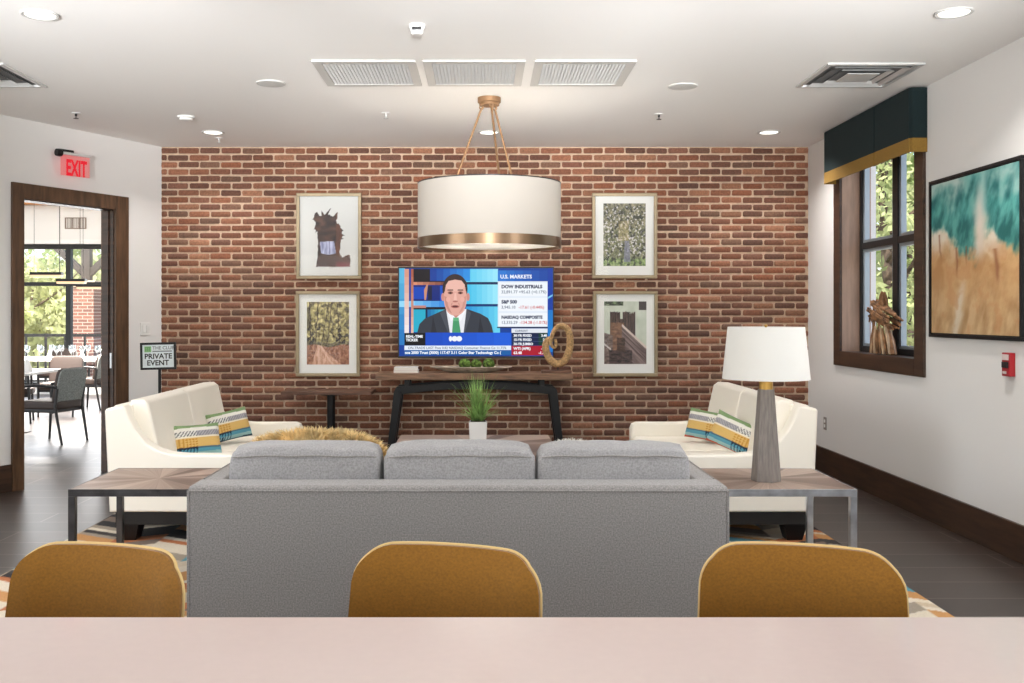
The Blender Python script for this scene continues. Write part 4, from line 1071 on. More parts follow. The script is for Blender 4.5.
# ------------------------------------------------------------------ grey sofa
SFY = 4.237; SX0, SX1 = -1.25, 1.047; sxc = (SX0 + SX1) / 2; SW = (SX1 - SX0)
r = thing('grey_sofa', 'grey tweed three seat sofa seen from behind, facing the television', 'sofa', (sxc, SFY, 0))
hw = SW / 2; zT = .716; SD = .92
bm = nb(); box(bm, -hw, hw, 0, .19, .09, zT, .022, 4)
for z_ in (): pass
tube(bm, [(-hw + .01, -.001, zT - .022), (hw - .01, -.001, zT - .022)], .0035, 6)
tube(bm, [(-hw + .002, .002, .1), (-hw + .002, .002, zT - .02)], .0035, 6); tube(bm, [(hw - .002, .002, .1), (hw - .002, .002, zT - .02)], .0035, 6)
obj('back_frame', bm, M_SOFA, r)
for s in (-1, 1):
    bm = nb(); xa_, xb_ = (-hw, -hw + .115) if s < 0 else (hw - .115, hw)
    box(bm, xa_, xb_, .185, SD, .09, zT - .002, .022, 4); tube(bm, [(s * (hw - .02), .19, zT - .0015), (s * (hw - .02), SD - .02, zT - .0015)], .0035, 6); obj('arm', bm, M_SOFA, r)
bm = nb(); box(bm, -hw + .115, hw - .115, .18, SD - .02, .09, .27, .015, 3); obj('seat_base', bm, M_SOFA, r)
cw = (SW - .23) / 3
for i in range(3):
    xc = -hw + .115 + cw * (i + .5)
    bm = nb(); box(bm, xc - cw / 2 + .003, xc + cw / 2 - .003, .36, SD + .02, .27, .44, .035, 4); obj('seat_cushion', bm, M_SOFA2, r)
    bm = nb()
    softbox(bm, cw - .01, .19, .40, .2, .16, M=T(xc, .31, .65) @ RX(math.radians(6)), wob=.010, seed=i * 3.3)
    o = obj('back_cushion', bm, M_SOFA2, r)
    bm = nb()   # welt near the top seam, behind
    pts_ = []
    for k in range(25):
        t = -1 + 2 * k / 24
        pts_.append((xc + t * (cw - .05) / 2, .190 + .022 * abs(t) ** 6, .815 - .008 * abs(t) ** 4 + .002 * math.sin(t * 9 + i)))
    tube(bm, pts_, .0035, 6); obj('welt', bm, M_SOFA, o)
for sx in (-1, 1):
    for yy in (.06, SD - .08):
        bm = nb(); lathe(bm, [(.018, .0105 if True else 0), (.03, .092)], 14, T(sx * (hw - .08), yy, 0)); obj('leg', bm, M_BLACKW, r)

# fur throws resting on the sofa cushions' fronts
def fur(name, label, cx_, cy_, cz_, sx, sy, sz, m_, n, ln, seed, cat):
    rnd = random.Random(seed)
    bm = nb(); tb = nb(); bmesh.ops.create_uvsphere(tb, u_segments=28, v_segments=16, radius=1)
    for v in tb.verts:
        e = 2.6; x, y, z = v.co
        k = (abs(x) ** e + abs(y) ** e + abs(z) ** e) ** (1 / e)
        v.co = Vector((x / k * sx, y / k * sy, z / k * sz)) * (1 + .06 * noise.noise(v.co * 3))
    merge(bm, tb)
    for i in range(n):
        d = Vector((rnd.gauss(0, 1), rnd.gauss(0, 1), rnd.gauss(0, 1))).normalized()
        if d.z < -.35: d.z = -d.z
        k = (abs(d.x) ** 2.6 + abs(d.y) ** 2.6 + abs(d.z) ** 2.6) ** (1 / 2.6)
        p = Vector((d.x / k * sx, d.y / k * sy, d.z / k * sz)) * .97
        L = ln * rnd.uniform(.6, 1.3)
        cl = noise.noise_vector(p * 9) * 1.3
        dr = (Vector((d.x / sx, d.y / sy, d.z / sz)).normalized() + cl * .8 + Vector((rnd.gauss(0, .25), rnd.gauss(0, .25), rnd.gauss(0, .25)))).normalized()
        tn = dr.cross(Vector((rnd.gauss(0, 1), rnd.gauss(0, 1), rnd.gauss(0, 1)))).normalized() * rnd.uniform(.002, .0036)
        bend = Vector((rnd.gauss(0, .2), rnd.gauss(0, .2), -.35)) * L
        a0, a1 = bm.verts.new(p - tn), bm.verts.new(p + tn)
        q = p + dr * L * .55; b0, b1 = bm.verts.new(q - tn * .8), bm.verts.new(q + tn * .8)
        t_ = bm.verts.new(p + dr * L + bend * .5)
        bm.faces.new((a0, a1, b1, b0)); bm.faces.new((b0, b1, t_))
    o = obj(name, bm, m_, None, smooth=80); o.location = (cx_, cy_, cz_)
    tag(o, label, cat)
fur('fur_pillow', 'long shaggy tan sheepskin pillow on the grey sofa, near the doorway side', at(317, 0, 4.83).x, 4.80, .668, .36, .075, .20, M_FURT, 7500, .05, 3, 'pillow')
fur('fur_pillow', 'ivory shaggy pillow just showing above the grey sofa cushion near the lamp', at(572, 0, 4.83).x, 4.80, .635, .14, .07, .185, M_FURW, 3000, .042, 5, 'pillow')

# ------------------------------------------------------------------ cream settees
def settee():
    r = thing('cream_settee', 'cream leather settee beside the doorway with two patterned pillows', 'settee', (0, 0, 0), 0, 'pair of facing cream settees')
    D, Lh = .9, .985
    xb = -D / 2
    def X_(v): return xb + v
    arm = [(.03, .20), (.0, .835), (.012, .85), (.115, .868), (.128, .86), (.15, .80), (.19, .72), (.26, .635), (.33, .593), (.42, .568), (.52, .56), (.85, .56), (.885, .545), (.9, .51), (.9, .20)]
    for s in (-1, 1):
        bm = nb(); prism(bm, [(X_(a), b) for a, b in arm], s * Lh, s * (Lh - .12), 'y', .018, seg=4); obj('arm', bm, M_CREAM, r)
    bm = nb(); prism(bm, [(X_(.035), .2), (X_(.004), .84), (X_(.03), .862), (X_(.14), .862), (X_(.2), .2)], -Lh + .11, Lh - .11, 'y', .01); obj('back_frame', bm, M_CREAM, r)
    bm = nb(); box(bm, X_(.15), X_(.875), -Lh + .11, Lh - .11, .2, .31, .012, 3); obj('seat_base', bm, M_CREAM, r)
    for s in (-1, 1):
        y0, y1 = (-Lh + .125, -.004) if s < 0 else (.004, Lh - .125)
        bm = nb(); box(bm, X_(.2), X_(.89), y0, y1, .305, .455, .035, 4); obj('seat_cushion', bm, M_CREAM, r)
        bm = nb(); prism(bm, [(X_(.15), .44), (X_(.10), .84), (X_(.12), .892), (X_(.2), .896), (X_(.235), .87), (X_(.33), .45)], y0, y1, 'y', .022, seg=4); obj('back_cushion', bm, M_CREAM, r)
    bm = nb(); box(bm, X_(.06), X_(.84), -Lh + .03, Lh - .03, .115, .205, .004); obj('plinth', bm, M_BLACKW, r)
    for sx in (.13, .77):
        for sy in (-1, 1):
            bm = nb(); tb = nb(); bmesh.ops.create_cube(tb, size=1)
            for v in tb.verts:
                k = .15 if v.co.z > 0 else .098
                v.co = Vector((X_(sx) + v.co.x * k, sy * (Lh - .11) + v.co.y * k, .0105 + (.5 + v.co.z) * .108))
            bmesh.ops.bevel(tb, geom=tb.edges[:], offset=.004, segments=1, affect='EDGES'); merge(bm, tb); obj('leg', bm, M_BLACKW, r)
    return r
st = settee(); st.location = (-1.92, 7.255, 0)
st2 = dup(st, (1.66, 7.255, 0), PI, 'cream leather settee behind the table lamp, against the window side')

def pillow(loc, rz, tilt, lean, label, swap=0):
    """loc: bottom centre; rz turns the face, lean tips back, tilt rolls in its own plane"""
    Wp, Hp = .36, .235
    bm = nb(); n1, n2 = 44, 60
    def shape(s):
        def fn(i, j):
            u, v = 2 * i - 1, 2 * j - 1
            th = .075 * max(0, (1 - u ** 4)) ** .6 * max(0, (1 - v ** 4)) ** .6
            px_ = u * Wp / 2 * (1 - .06 * (1 - v * v)); pz = v * Hp / 2 * (1 - .07 * (1 - u * u))
            return (px_, s * th, pz)
        return fn
    grid(bm, n1, n2, shape(-1)); grid(bm, n1, n2, shape(1))
    bmesh.ops.remove_doubles(bm, verts=bm.verts, dist=1e-5); bmesh.ops.recalc_face_normals(bm, faces=bm.faces)
    o = obj('patterned_pillow', bm, M_PILLOW, None)
    def pc(i, c):
        u = c.x / Wp + .5; v = c.z / Hp + .5
        if swap: u = 1 - u
        tri = abs((u * 16) % 1 - .5) * 2
        end = u < .42
        if v < .06: return (196, 84, 52) if swap else (30, 60, 80)
        if v < .15: return (150, 190, 190) if (not end or tri > .5) else (34, 60, 82)
        if v < .24: return (84, 150, 170) if (not end or tri > (v - .15) * 8) else (26, 50, 74)
        if v < .29: return (70, 104, 124) if not end else (34, 50, 68)
        if v < .55:
            if end and tri < .35 + .3 * math.sin(v * 90): return (186, 130, 44)
            return (214, 176, 104)
        if v < .60: return (232, 222, 200)
        if v < .76:
            z_ = abs((u * 30 + (v - .6) * 10) % 1 - .5)
            return ((40, 42, 52) if z_ < .2 else (224, 222, 216)) if end else ((132, 130, 136) if z_ < .28 else (176, 172, 174))
        if v < .86: return (226, 222, 212)
        return mixc((112, 140, 92), (142, 164, 116), tri * .5)
    tint_obj(o, pc)
    M = T(*loc) @ RZ(rz) @ RX(-lean) @ T(0, 0, Hp / 2 * abs(math.cos(tilt)) + Wp / 2 * abs(math.sin(tilt)) * .8) @ RY(tilt)
    o.matrix_world = M
    tag(o, label, 'pillow', 'patterned lumbar pillows on the settees')
pillow((-1.945, 6.86, .458), math.radians(42), 0, math.radians(16), 'striped pillow with green top edge on the settee near the doorway, closer of its two')
pillow((-1.92, 7.64, .458), math.radians(42), math.radians(-8), math.radians(16), 'striped pillow on the settee near the doorway, the one closer to the brick wall')
pillow((1.72, 6.86, .458), math.radians(-34), math.radians(20), math.radians(16), 'striped pillow with orange corner on the settee behind the lamp, tilted, closer of its two', 1)
pillow((1.715, 7.66, .458), math.radians(-40), math.radians(6), math.radians(16), 'striped pillow on the settee behind the lamp, the one closer to the brick wall', 1)

# ------------------------------------------------------------------ side tables, lamp, coffee table, plant
def side_table(loc, metal, label):
    r = thing('side_table', label, 'side table', loc, 0, 'sunburst side tables beside the grey sofa')
    h = .35; zt_ = .56; q = .034
    bm = nb(); box(bm, -h + .006, h - .006, -h + .006, h - .006, -.012, .001); o = obj('top', bm, M_BURST, r); o.location = (0, 0, zt_ - .001)
    bm = nb()
    for a in ((-h, h, -h, -h + q), (-h, h, h - q, h), (-h, -h + q, -h + q, h - q), (h - q, h, -h + q, h - q)): box(bm, a[0], a[1], a[2], a[3], zt_ - .036, zt_ - .0125, .002)
    for a in ((-h, h, -h, -h + .006), (-h, h, h - .006, h), (-h, -h + .006, -h + .006, h - .006), (h - .006, h, -h + .006, h - .006)): box(bm, a[0], a[1], a[2], a[3], zt_ - .013, zt_ + .001, .001)
    obj('apron', bm, metal, r)
    for sx in (-1, 1):
        for sy in (-1, 1):
            bm = nb(); xa_, ya_ = sx * (h - q / 2), sy * (h - q / 2); box(bm, xa_ - q / 2, xa_ + q / 2, ya_ - q / 2, ya_ + q / 2, .0105, zt_ - .036, .002); obj('leg', bm, metal, r)
    return r
side_table((-1.735, 5.385, 0), M_STEELD, 'square sunburst veneer side table with dark metal legs beside the sofa, by the doorway')
side_table((1.54, 5.385, 0), M_STEEL, 'square sunburst veneer side table with legs in a window-lit tone under the table lamp')

r = thing('table_lamp', 'table lamp with white drum shade on a grey faceted tapered base', 'table lamp', (1.505, 5.30, .5605))
bm = nb(); tb = nb(); lathe(tb, [(.076, 0), (.078, .006), (.043, .482), (.040, .486)], 6); merge(bm, tb, RZ(math.radians(30 + 8))); obj('base', bm, M_CEMENT, r, smooth=20)
bm = nb(); lathe(bm, [(.036, .484), (.036, .525), (.014, .53), (.014, .6)], 24); obj('neck', bm, M_GOLD, r)
bm = nb(); lathe(bm, [(.2265, .54), (.198, .815), (.195, .815), (.2235, .54)], 72, cap0=False, cap1=False); obj('lamp_shade', bm, M_SHADE, r)
bm = nb()
for q in range(3): a = q * 2 * PI / 3; bar(bm, (0, 0, .805), (.196 * math.cos(a), .196 * math.sin(a), .805), .004)
tube(bm, [(0, 0, .6), (0, 0, .83)], .003, 8); lathe(bm, [(0, .83), (.008, .826), (.01, .82), (.004, .812)], 12); obj('finial_harp', bm, M_GOLD, r)
bm = nb(); lathe(bm, [(.012, .6), (.014, .62), (.03, .66), (.028, .69), (0, .71)], 16); obj('bulb', bm, M_WHITE, r)

r = thing('coffee_table', 'square wood topped coffee table in front of the grey sofa', 'coffee table', (-.06, 7.55, 0))
h = .6
bm = nb(); box(bm, -h, h, -h, h, -.04, 0, .004); o = obj('top', bm, M_BURST, r); o.location = (0, 0, .46)
for sx in (-1, 1):
    for sy in (-1, 1):
        bm = nb(); box(bm, sx * (h - .025) - .025, sx * (h - .025) + .025, sy * (h - .025) - .025, sy * (h - .025) + .025, .0105, .42, .003); obj('leg', bm, M_STEELD, r)
PLX = at(478, 0, 7.4).x
r = thing('potted_grass', 'potted ornamental grass in a white square planter on the coffee table', 'potted plant', (PLX, 7.4, .4605))
bm = nb(); tb = nb(); bmesh.ops.create_cube(tb, size=1)
for v in tb.verts:
    k = .134 if v.co.z > 0 else .118; v.co = Vector((v.co.x * k, v.co.y * k, (.5 + v.co.z) * .19))
bmesh.ops.bevel(tb, geom=tb.edges[:], offset=.006, segments=2, affect='EDGES'); merge(bm, tb); obj('planter', bm, M_CERAM, r)
bm = nb(); box(bm, -.055, .055, -.055, .055, .188, .193, .002); obj('soil', bm, M_SOIL, r)
bm = nb(); rnd = random.Random(11)
for i in range(170):
    a = rnd.uniform(0, 2 * PI); sp = min(abs(rnd.gauss(0, .80)), 1.05); L = rnd.uniform(.26, .44) * (1 - .25 * min(sp, 1)); wd = rnd.uniform(.003, .0058)
    b0 = Vector((rnd.uniform(-.035, .035), rnd.uniform(-.035, .035), .188)); d = Vector((math.cos(a), math.sin(a), 0)); sd_ = Vector((-math.sin(a), math.cos(a), 0)); prev = None
    for s in range(7):
        t = s / 6; ang = sp * (.7 + 1.0 * t)
        if s: pos = pos + (d * math.sin(ang) + Vector((0, 0, 1)) * math.cos(ang)) * L / 6
        else: pos = b0
        ww = wd * (1 - t ** 2 * .95)
        cur = (bm.verts.new(pos - sd_ * ww), bm.verts.new(pos + sd_ * ww + d * ww * .4))
        if prev: bm.faces.new((prev[0], prev[1], cur[1], cur[0]))
        prev = cur
obj('foliage', bm, M_GRASS, r, smooth=80)

# ------------------------------------------------------------------ counter and mustard chairs
CZ = .82
r = thing('counter', 'long glossy white quartz counter in front of the camera', 'counter', (0, 0, 0))
bm = nb(); box(bm, -2.6, 2.6, .8, 2.06, CZ - .03, CZ, .003); obj('worktop', bm, M_QUARTZ, r)
bm = nb(); box(bm, -2.5, 2.5, .9, 1.55, .08, CZ - .03, .003); box(bm, -2.45, 2.45, .96, 1.5, 0, .08); obj('cabinet_base', bm, M_CAB, r)

def mchair():
    r = thing('mustard_chair', 'mustard velvet chair', 'chair', (0, 0, 0), 0, 'mustard chairs along the counter')
    # faces -Y (toward the counter); backrest at y=0, top z .905
    W2 = .238; zt_ = .872; zb_ = .50
    bm = nb(); n1, n2 = 28, 18
    # rounded-corner outline back, curved toward the sitter at its sides
    def prof(i, j):
        u = 2 * i - 1; v = j
        k = 4.2
        hw_ = W2 * (1.02 - .045 * v)
        # superellipse mapping for rounded top corners
        vv = v
        if v > .5:
            q = (v - .5) / .5
            hw_ *= max(0, 1 - q ** 5 * .0)
        x = u * hw_; z = zb_ + (zt_ - zb_) * vv
        # round top corners
        rc = .09; dx, dz = abs(x) - (hw_ - rc), z - (zt_ - rc)
        if dx > 0 and dz > 0:
            m_ = max(dx, dz); L = math.hypot(dx, dz)
            if L > 1e-6: s = m_ / L; x = math.copysign(hw_ - rc + dx * s, x); z = zt_ - rc + dz * s
        crown = .004 * (1 - u * u) * v
        y = -.05 * abs(u) ** 2.4 + .06 * v
        return Vector((x, y, z + crown))
    vf = {}; vb = {}
    for j in range(n2 + 1):
        for i in range(n1 + 1):
            p = prof(i / n1, j / n2); u = 2 * i / n1 - 1; e = max(abs(u), 2 * j / n2 - 1)
            th = .026 * (1 - .55 * max(0, e - .8) / .2)
            vf[i, j] = bm.verts.new(p + Vector((0, -th, 0))); vb[i, j] = bm.verts.new(p + Vector((0, th, 0)))
    for j in range(n2):
        for i in range(n1):
            bm.faces.new((vf[i, j], vf[i + 1, j], vf[i + 1, j + 1], vf[i, j + 1])); bm.faces.new((vb[i, j], vb[i, j + 1], vb[i + 1, j + 1], vb[i + 1, j]))
    per = [(0, j) for j in range(n2 + 1)] + [(i, n2) for i in range(1, n1 + 1)] + [(n1, j) for j in range(n2 - 1, -1, -1)] + [(i, 0) for i in range(n1 - 1, 0, -1)]
    for a, b in zip(per, per[1:] + per[:1]): bm.faces.new((vf[a], vf[b], vb[b], vb[a]))
    bmesh.ops.recalc_face_normals(bm, faces=bm.faces)
    rim = [(prof(a / n1, b / n2)) for a, b in per[:2 * n2 + n1 + 1]]
    obj('backrest', bm, M_VELVET, r, smooth=60)
    bm = nb(); tube(bm, [q + Vector((0, .004, 0)) + Vector((q.x, 0, q.z - .72)).normalized() * .001 for q in rim], .0042, 8); obj('edge_strip', bm, M_EDGE, r)  # pale strip along the top and sides of the backrest
    bm = nb(); softbox(bm, .47, .44, .085, .38, .0, M=T(0, -.235, .475)); obj('seat', bm, M_VELVET, r)
    bm = nb(); box(bm, -.19, .19, -.41, -.05, .40, .435, .008); obj('seat_frame', bm, M_BLACKM, r)
    for s in (-1, 1):
        bm = nb(); tube(bm, [(s * .17, -.39, .415), (s * .205, -.43, 0.0)], [.014, .009], 12); obj('leg', bm, M_BLACKM, r)
        bm = nb(); tube(bm, [(s * .17, -.06, .415), (s * .205, .03, 0.0)], [.014, .009], 12); obj('leg', bm, M_BLACKM, r)
        bm = nb(); tube(bm, [(s * .15, -.1, .44), (s * .15, .0, .45), (s * .15, .02, .56)], .011, 10); obj('back_support', bm, M_BLACKM, r)
    return r
ch = mchair(); ROT = math.radians(-15)
ch['label'] = 'mustard velvet chair at the counter, on the doorway side of the grey sofa'
ch.location = (-.925, 2.40, 0); ch.rotation_euler = (0, 0, ROT)
dup(ch, (-.09, 2.40, 0), ROT, 'mustard velvet chair at the counter, the middle one behind the sofa')
dup(ch, (.765, 2.40, 0), ROT, 'mustard velvet chair at the counter, in front of the table lamp')

# ------------------------------------------------------------------ dining room beyond the doorway
DYF = 18.0; DX0 = -12.0; DCZ = 3.75
s18 = DYF / 1000
bm = nb(); box(bm, DX0, -3.2, DYF, DYF + .2, 2.70, DCZ); box(bm, DX0, -3.2, DYF, DYF + .2, 0, .12); box(bm, -3.6, -3.0, DYF, DYF + .2, .12, 2.7); struct('wall_dining', bm, M_WALL)
bm = nb(); box(bm, -3.25, -3.1, BY + .25, DYF + .2, 0, DCZ); struct('wall_dining_side', bm, M_WALL)
bm = nb(); prism(bm, [(-12.2, endA.y - .2), (endA.x - .2, endA.y - .2), (BX0 - .2, BY + .18), (-3.1, BY + .18), (-3.1, DYF + .2), (-12.2, DYF + .2)], DCZ, DCZ + .1, 'z'); struct('ceiling_dining', bm, M_CEIL)
bm = nb(); box(bm, DX0, -3.25, DYF - .16, DYF, 3.40, DCZ, .01); struct('trim_1', bm, M_ORANGE)
bm = nb(); box(bm, DX0, -3.25, DYF - .09, DYF, 2.70, 2.78, .005); struct('trim_2', bm, M_WHITE)
win2 = bpy.data.objects.new('window_2', None); COL.objects.link(win2); win2['kind'] = 'structure'
bm = nb()
xm = at(68, 0, DYF).x
xs = [xm + 1.62 * k for k in range(-3, 3)]
for x_ in xs: box(bm, x_ - .045, x_ + .045, DYF, DYF + .12, .12, 2.7, .004)
for z_, hh in ((2.66, .045), (1.985, .035), (.16, .05)): box(bm, DX0, -3.6, DYF + .01, DYF + .11, z_ - hh, z_ + hh, .004)
struct('window_frame', bm, M_WINB, win2)
bm = nb(); flat(bm, [(DX0, DYF + .06, .12), (-3.6, DYF + .06, .12), (-3.6, DYF + .06, 2.7), (DX0, DYF + .06, 2.7)]); struct('window_pane', bm, M_GLASS, win2, smooth=None)
# wall vent
a, b = at(65, 217.5, DYF), at(86.5, 229, DYF)
r = thing('wall_vent', 'small brown grille vent high on the dining room wall', 'wall vent', ((a.x + b.x) / 2, DYF, (a.z + b.z) / 2))
w_, h_ = (b.x - a.x) / 2, (a.z - b.z) / 2
M_VB = mat('vent_brown', (140, 124, 112), .5)
bm = nb()
for q in ((-w_, w_, h_ - .015, h_), (-w_, w_, -h_, -h_ + .015), (-w_, -w_ + .015, -h_ + .015, h_ - .015), (w_ - .015, w_, -h_ + .015, h_ - .015), (-w_ / 3 - .01, -w_ / 3 + .01, -h_ + .015, h_ - .015), (w_ / 3 - .01, w_ / 3 + .01, -h_ + .015, h_ - .015)): box(bm, q[0], q[1], -.012, 0, q[2], q[3], .001)
obj('frame', bm, M_VB, r)
bm = nb()
for k in range(14): x_ = -w_ + .02 + (2 * w_ - .04) * k / 13; box(bm, x_ - .004, x_ + .004, -.008, -.001, -h_ + .015, h_ - .015)
obj('grille', bm, M_VB, r, smooth=None)
# linear pendants
for (xa_, xb_, yy, Y, lb) in ((31, 62.5, 275, 14.0, 'dark linear pendant light with warm underside, highest in the dining room'), (57, 86, 281.5, 15.0, 'dark linear pendant light with warm underside, middle in the dining room'), (77, 108, 287, 16.2, 'dark linear pendant light with warm underside, lowest seen beside the door frame')):
    a, b = at(xa_, yy, Y), at(xb_, yy, Y); hw_ = (b.x - a.x) / 2
    r = thing('linear_pendant', lb, 'pendant light', ((a.x + b.x) / 2, Y, a.z), 0, 'linear pendants in the dining room')
    bm = nb(); box(bm, -hw_, hw_, -.05, .05, 0, .04, .004); obj('housing', bm, M_BLACKM, r)
    bm = nb(); box(bm, -hw_ + .01, hw_ - .01, -.047, .047, -.032, 0.001, .002); obj('light_strip', bm, M_LEDW, r)
    for s in (-.8, .8):
        bm = nb(); tube(bm, [(s * hw_, 0, .04), (s * hw_, 0, DCZ - a.z)], .003, 6); obj('cable', bm, M_BLACKM, r)
    light('linear_pendant_lamp', 'AREA', ((a.x + b.x) / 2, Y, a.z - .05), 150, (1, .93, .86), 2 * hw_, .08, spread=math.radians(140))

def dchair():
    r = thing('dining_chair', 'dining chair', 'dining chair', (0, 0, 0), 0, 'dining chairs in the next room')
    # faces +X; origin under seat centre
    bm = nb(); softbox(bm, .50, .50, .11, .35, 0, M=T(0, 0, .43)); obj('seat', bm, M_SEATB, r)
    B = T(-.235, 0, .63) @ RY(math.radians(-12))
    bm = nb(); softbox(bm, .045, .46, .42, .3, 0, M=B @ T(.018, 0, 0)); o = obj('backrest', bm, M_SEATB, r)
    bm = nb(); softbox(bm, .03, .465, .425, .3, 0, M=B @ T(-.014, 0, 0)); obj('back_panel', bm, M_BACKG, r)
    for s in (-1, 1):
        bm = nb(); tube(bm, [(.22, s * .235, 0), (.20, s * .24, .40), (.19, s * .245, .63)], [.014, .018, .016], 8); obj('leg', bm, M_BLACKW, r)
        bm = nb(); tube(bm, [(-.30, s * .22, 0), (-.22, s * .23, .42), (-.25, s * .23, .62)], [.014, .018, .016], 8); obj('leg', bm, M_BLACKW, r)
        bm = nb(); tube(bm, [(.20, s * .245, .635), (0, s * .25, .655), (-.25, s * .235, .635)], .017, 8); obj('armrest', bm, M_BLACKW, r)
    bm = nb(); box(bm, -.22, .2, -.24, .24, .35, .39, .006); obj('seat_rail', bm, M_BLACKW, r)
    return r
dc = dchair()
dc['label'] = 'dining chair with grey patterned back, turned sideways nearest the doorway'
pA = at(52, 0, 11.3); dc.location = (pA.x, 11.3, 0); dc.rotation_euler = (0, 0, math.radians(165))
dup(dc, (at(61, 0, 14.2).x, 14.2, 0), math.radians(-86), 'dining chair with a plain brown back, the middle one at the set table')
dup(dc, (at(91, 0, 15.2).x, 15.2, 0), math.radians(168), 'dining chair turned sideways beside the door frame, at the end of the set table')
dup(dc, (at(14, 0, 13.3).x, 13.3, 0), math.radians(20), 'dining chair mostly hidden by the door frame at the pale table')
dup(dc, (at(52, 0, 17.0).x, 17.2, 0), math.radians(-90), 'dining chair on the window side of the set table')
def dtable(loc, sx, sy, label):
    r = thing('dining_table', label, 'dining table', loc, 0, 'dining tables in the next room')
    bm = nb(); box(bm, -sx, sx, -sy, sy, .72, .75, .006); obj('top', bm, M_TABLEW, r)
    bm = nb(); lathe(bm, [(.04, .02), (.04, .72)], 16); obj('post', bm, M_BLACKM, r)
    bm = nb(); lathe(bm, [(0, 0), (.3, 0), (.3, .012), (.05, .03)], 28); obj('base', bm, M_BLACKM, r)
T1 = (at(62, 0, 15.8).x, 15.8, 0); dtable(T1, .85, .55, 'pale dining table set with glasses by the dining room windows')
T2 = (at(5, 0, 12.2).x, 12.2, 0); dtable(T2, .5, .5, 'pale dining table partly hidden behind the door frame')
rnd = random.Random(5)
gl = None
for k in range(14):
    x_, y_ = T1[0] - .7 + .105 * k + rnd.uniform(-.02, .02), T1[1] + (-.3 if k % 2 else .2) + rnd.uniform(-.1, .1)
    lb = 'stemmed drinking glass standing among others on the set dining table'
    if gl is None:
        gl = thing('wine_glass', lb, 'glass', (x_, y_, .7505), 0, 'glasses on the set dining table')
        bm = nb(); lathe(bm, [(.034, 0), (.004, .006), (.004, .085), (.02, .10), (.036, .135), (.037, .165), (.031, .20), (.029, .20), (.034, .165), (.033, .137), (.0, .105)], 16); obj('bowl', bm, M_STEM, gl)
    else: dup(gl, (x_, y_, .7505), 0, lb)
nk = None
for k, (dx, dy) in enumerate(((-.55, -.45), (.0, -.46), (.5, -.45))):
    bm = nb(); lathe(bm, [(.05, 0), (.045, .03), (.02, .10), (.0, .15)], 8); o = obj('folded_napkin', bm, M_NAPK, None); o.location = (T1[0] + dx, T1[1] + dy, .7505)
    tag(o, 'white folded linen napkin standing on the set dining table', 'napkin', 'folded napkins on the set dining table')
bm = nb(); lathe(bm, [(.07, 0), (.06, .04), (.03, .12), (.0, .17)], 8); o = obj('folded_napkin', bm, M_NAPK, None); o.location = (T2[0] + .36, T2[1] - .2, .7505)
tag(o, 'white folded linen napkin on the pale table hidden by the door frame', 'napkin')

# ------------------------------------------------------------------ outdoors
bm = nb(); flat(bm, [(-60, -40, -.06), (60, -40, -.06), (60, 80, -.06), (-60, 80, -.06)]); struct('ground', bm, M_GROUND)
# brick porch pier with timber post and braces
OY = 21.0
a, b = at(76, 276, OY), at(98, 276, OY); xc = (a.x + b.x) / 2
r = thing('porch_pier', 'brick porch pier carrying a dark timber post with diagonal braces outside the dining room', 'porch post', (xc, OY, -.06))
bm = nb(); lay2 = None
box(bm, -.23, .23, -.23, .23, 0, 2.06); 
mp_ = mat('pier_brick', (150, 104, 92), .9)
N = mp_.node_tree.nodes; br = N.new('ShaderNodeTexBrick'); br.inputs['Scale'].default_value = 1; br.inputs['Brick Width'].default_value = .2; br.inputs['Row Height'].default_value = .07; br.inputs['Mortar Size'].default_value = .008
br.inputs['Color1'].default_value = rgb(150, 100, 86); br.inputs['Color2'].default_value = rgb(118, 80, 74); br.inputs['Mortar'].default_value = rgb(196, 178, 164)
tc = N.new('ShaderNodeTexCoord'); mpp = N.new('ShaderNodeMapping'); mpp.inputs['Rotation'].default_value = (PI / 2, 0, 0); mp_.node_tree.links.new(tc.outputs['Object'], mpp.inputs[0]); mp_.node_tree.links.new(mpp.outputs[0], br.inputs[0]); mp_.node_tree.links.new(br.outputs['Color'], N['Principled BSDF'].inputs['Base Color'])
obj('brick_pier', bm, mp_, r)
bm = nb(); box(bm, -.27, .27, -.27, .27, 2.06, 2.2, .01); obj('cap_stone', bm, mat('cap_stone', (200, 180, 160), .8), r)
bm = nb(); box(bm, -.09, .09, -.09, .09, 2.2, 4.2, .005); obj('timber_post', bm, M_TIMBER, r)
for s in (-1, 1):
    bm = nb(); bar(bm, (s * .06, 0, 2.35), (s * 1.0, 0, 3.25), .13, .13, .004); obj('brace', bm, M_TIMBER, r)
bm = nb(); box(bm, -3, 3, -.1, .1, 3.15, 3.35, .005); obj('beam', bm, M_TIMBER, r)
# railing
r = thing('porch_railing', 'black metal railing outside the dining room windows', 'railing', (-8.5, 20.4, -.06))
bm = nb(); box(bm, -4, 4, -.03, .03, 1.04, 1.10, .004); box(bm, -4, 4, -.02, .02, .12, .16, .004); obj('rail', bm, M_BLACKM, r)
for k in range(21): bm = nb(); x_ = -4 + .4 * k; box(bm, x_ - .02, x_ + .02, -.02, .02, 0, 1.04, .002); obj('baluster', bm, M_BLACKM, r)

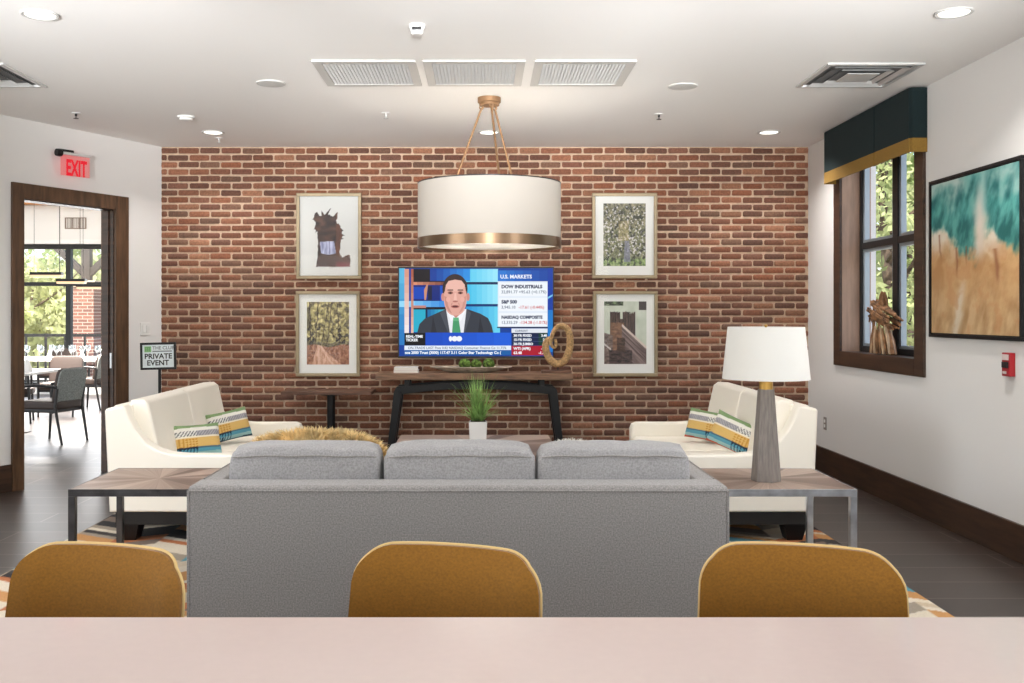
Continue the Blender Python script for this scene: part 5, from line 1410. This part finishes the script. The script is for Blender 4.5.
def tree(x, y, hgt, rad, m_, label, n, lf, seed, crown0=.28):
    rnd = random.Random(seed)
    r = thing('tree', label, 'tree', (x, y, -.06), 0, 'trees outside the windows')
    bm = nb()
    tube(bm, [(0, 0, 0), (.05 * rad, 0, hgt * .3), (-.04 * rad, .03, hgt * .62), (0, 0, hgt * .9)], [.045 * rad + .06, .04 * rad + .05, .05, .02], 10)
    for k in range(7):
        a = rnd.uniform(0, 2 * PI); z_ = hgt * rnd.uniform(.3, .7)
        tube(bm, [(0, 0, z_), (.45 * rad * math.cos(a), .45 * rad * math.sin(a), z_ + .5), (.8 * rad * math.cos(a), .8 * rad * math.sin(a), z_ + 1.1)], [.045, .03, .012], 6)
    obj('trunk', bm, M_BARK, r)
    bm = nb()
    cl = [(Vector((rnd.gauss(0, .45) * rad, rnd.gauss(0, .45) * rad, hgt * rnd.uniform(crown0, .98))), rad * rnd.uniform(.18, .42)) for _ in range(34)]
    for i in range(n):
        c, s = rnd.choice(cl); d = Vector((rnd.gauss(0, 1), rnd.gauss(0, 1), rnd.gauss(0, .8))); d = d.normalized() * s * rnd.random() ** .4
        p = c + d; q = lf * rnd.uniform(.6, 1.4)
        u_ = Vector((rnd.gauss(0, 1), rnd.gauss(0, 1), rnd.gauss(0, 1))).normalized(); v_ = u_.cross(Vector((rnd.gauss(0, 1), rnd.gauss(0, 1), rnd.gauss(0, 1)))).normalized() * .5
        bm.faces.new([bm.verts.new(p + u_ * q), bm.verts.new(p + v_ * q), bm.verts.new(p - u_ * q), bm.verts.new(p - v_ * q)])
    obj('foliage', bm, m_, r, smooth=None)
tree(5.9, 14.6, 5.6, 1.7, M_LEAF[0], 'sage green leafy tree seen through the upper window beside the painting', 5200, .075, 1, .18)
tree(10.6, 24.5, 4.6, 2.0, M_LEAF[2], 'pale green tree standing farther out beyond the window', 4200, .11, 2, .2)
tree(8.2, 19.2, 5.5, 1.4, M_LEAF[1], 'darker green tree behind the sage one beyond the window', 3600, .1, 3)
tree(-13.0, 29, 2.7, 2.6, M_LEAF[2], 'pale green bushy tree beyond the porch railing', 6000, .13, 4, .08)
tree(-10.0, 38, 3.2, 2.4, M_LEAF[0], 'sage green tree behind the brick porch pier', 4500, .14, 5, .1)
tree(-18.0, 46, 4.6, 3.2, M_LEAF[1], 'taller green tree farther beyond the porch', 4500, .16, 6, .1)

# fill lamps added in the unseen openings behind the camera
for a_, b_ in ops:
    light('daylight_fill', 'AREA', ((a_ + b_) / 2, FRY - .1, 1.575), 40, (.93, .97, 1), b_ - a_, 2.4, rot=(PI / 2, 0, 0))

# spots added behind the camera, with no fixture, to brighten the lounge ceiling
def spot(loc, aim, power, deg, color=(.97, .985, 1)):
    l = bpy.data.lights.new('ceiling_fill_spot', 'SPOT'); l.energy = power; l.color = color; l.spot_size = math.radians(deg); l.spot_blend = 1; l.shadow_soft_size = .25
    o = bpy.data.objects.new('ceiling_fill_spot', l); COL.objects.link(o); o.location = loc
    o.rotation_euler = (Vector(aim) - Vector(loc)).to_track_quat('-Z', 'Y').to_euler()
for x_ in (-2.1, 0.0, 1.7):
    spot((x_, .3, 1.95), (x_ * 1.0, 7.4, 3.50), {-2.1: 2350, 0.0: 1850, 1.7: 1800}[x_], 31)

# area light added to strengthen daylight at the dining room's window wall
light('dining_daylight', 'AREA', (-7.8, DYF - .2, 1.5), 380, (.98, .99, 1), 8.0, 2.3, rot=(-PI / 2, 0, 0))
light('daylight_fill', 'AREA', (BX1 + .26, 3.3, 2.02), 75, (.92, .96, 1), 1.8, 1.55, rot=(0, PI / 2, 0))
light('daylight_fill', 'AREA', (endA.x - .2, 3.0, 1.95), 130, (.95, .98, 1), 1.9, 3.2, rot=(0, -PI / 2, 0))  # lamp added at the unseen side window, brightens the right wall
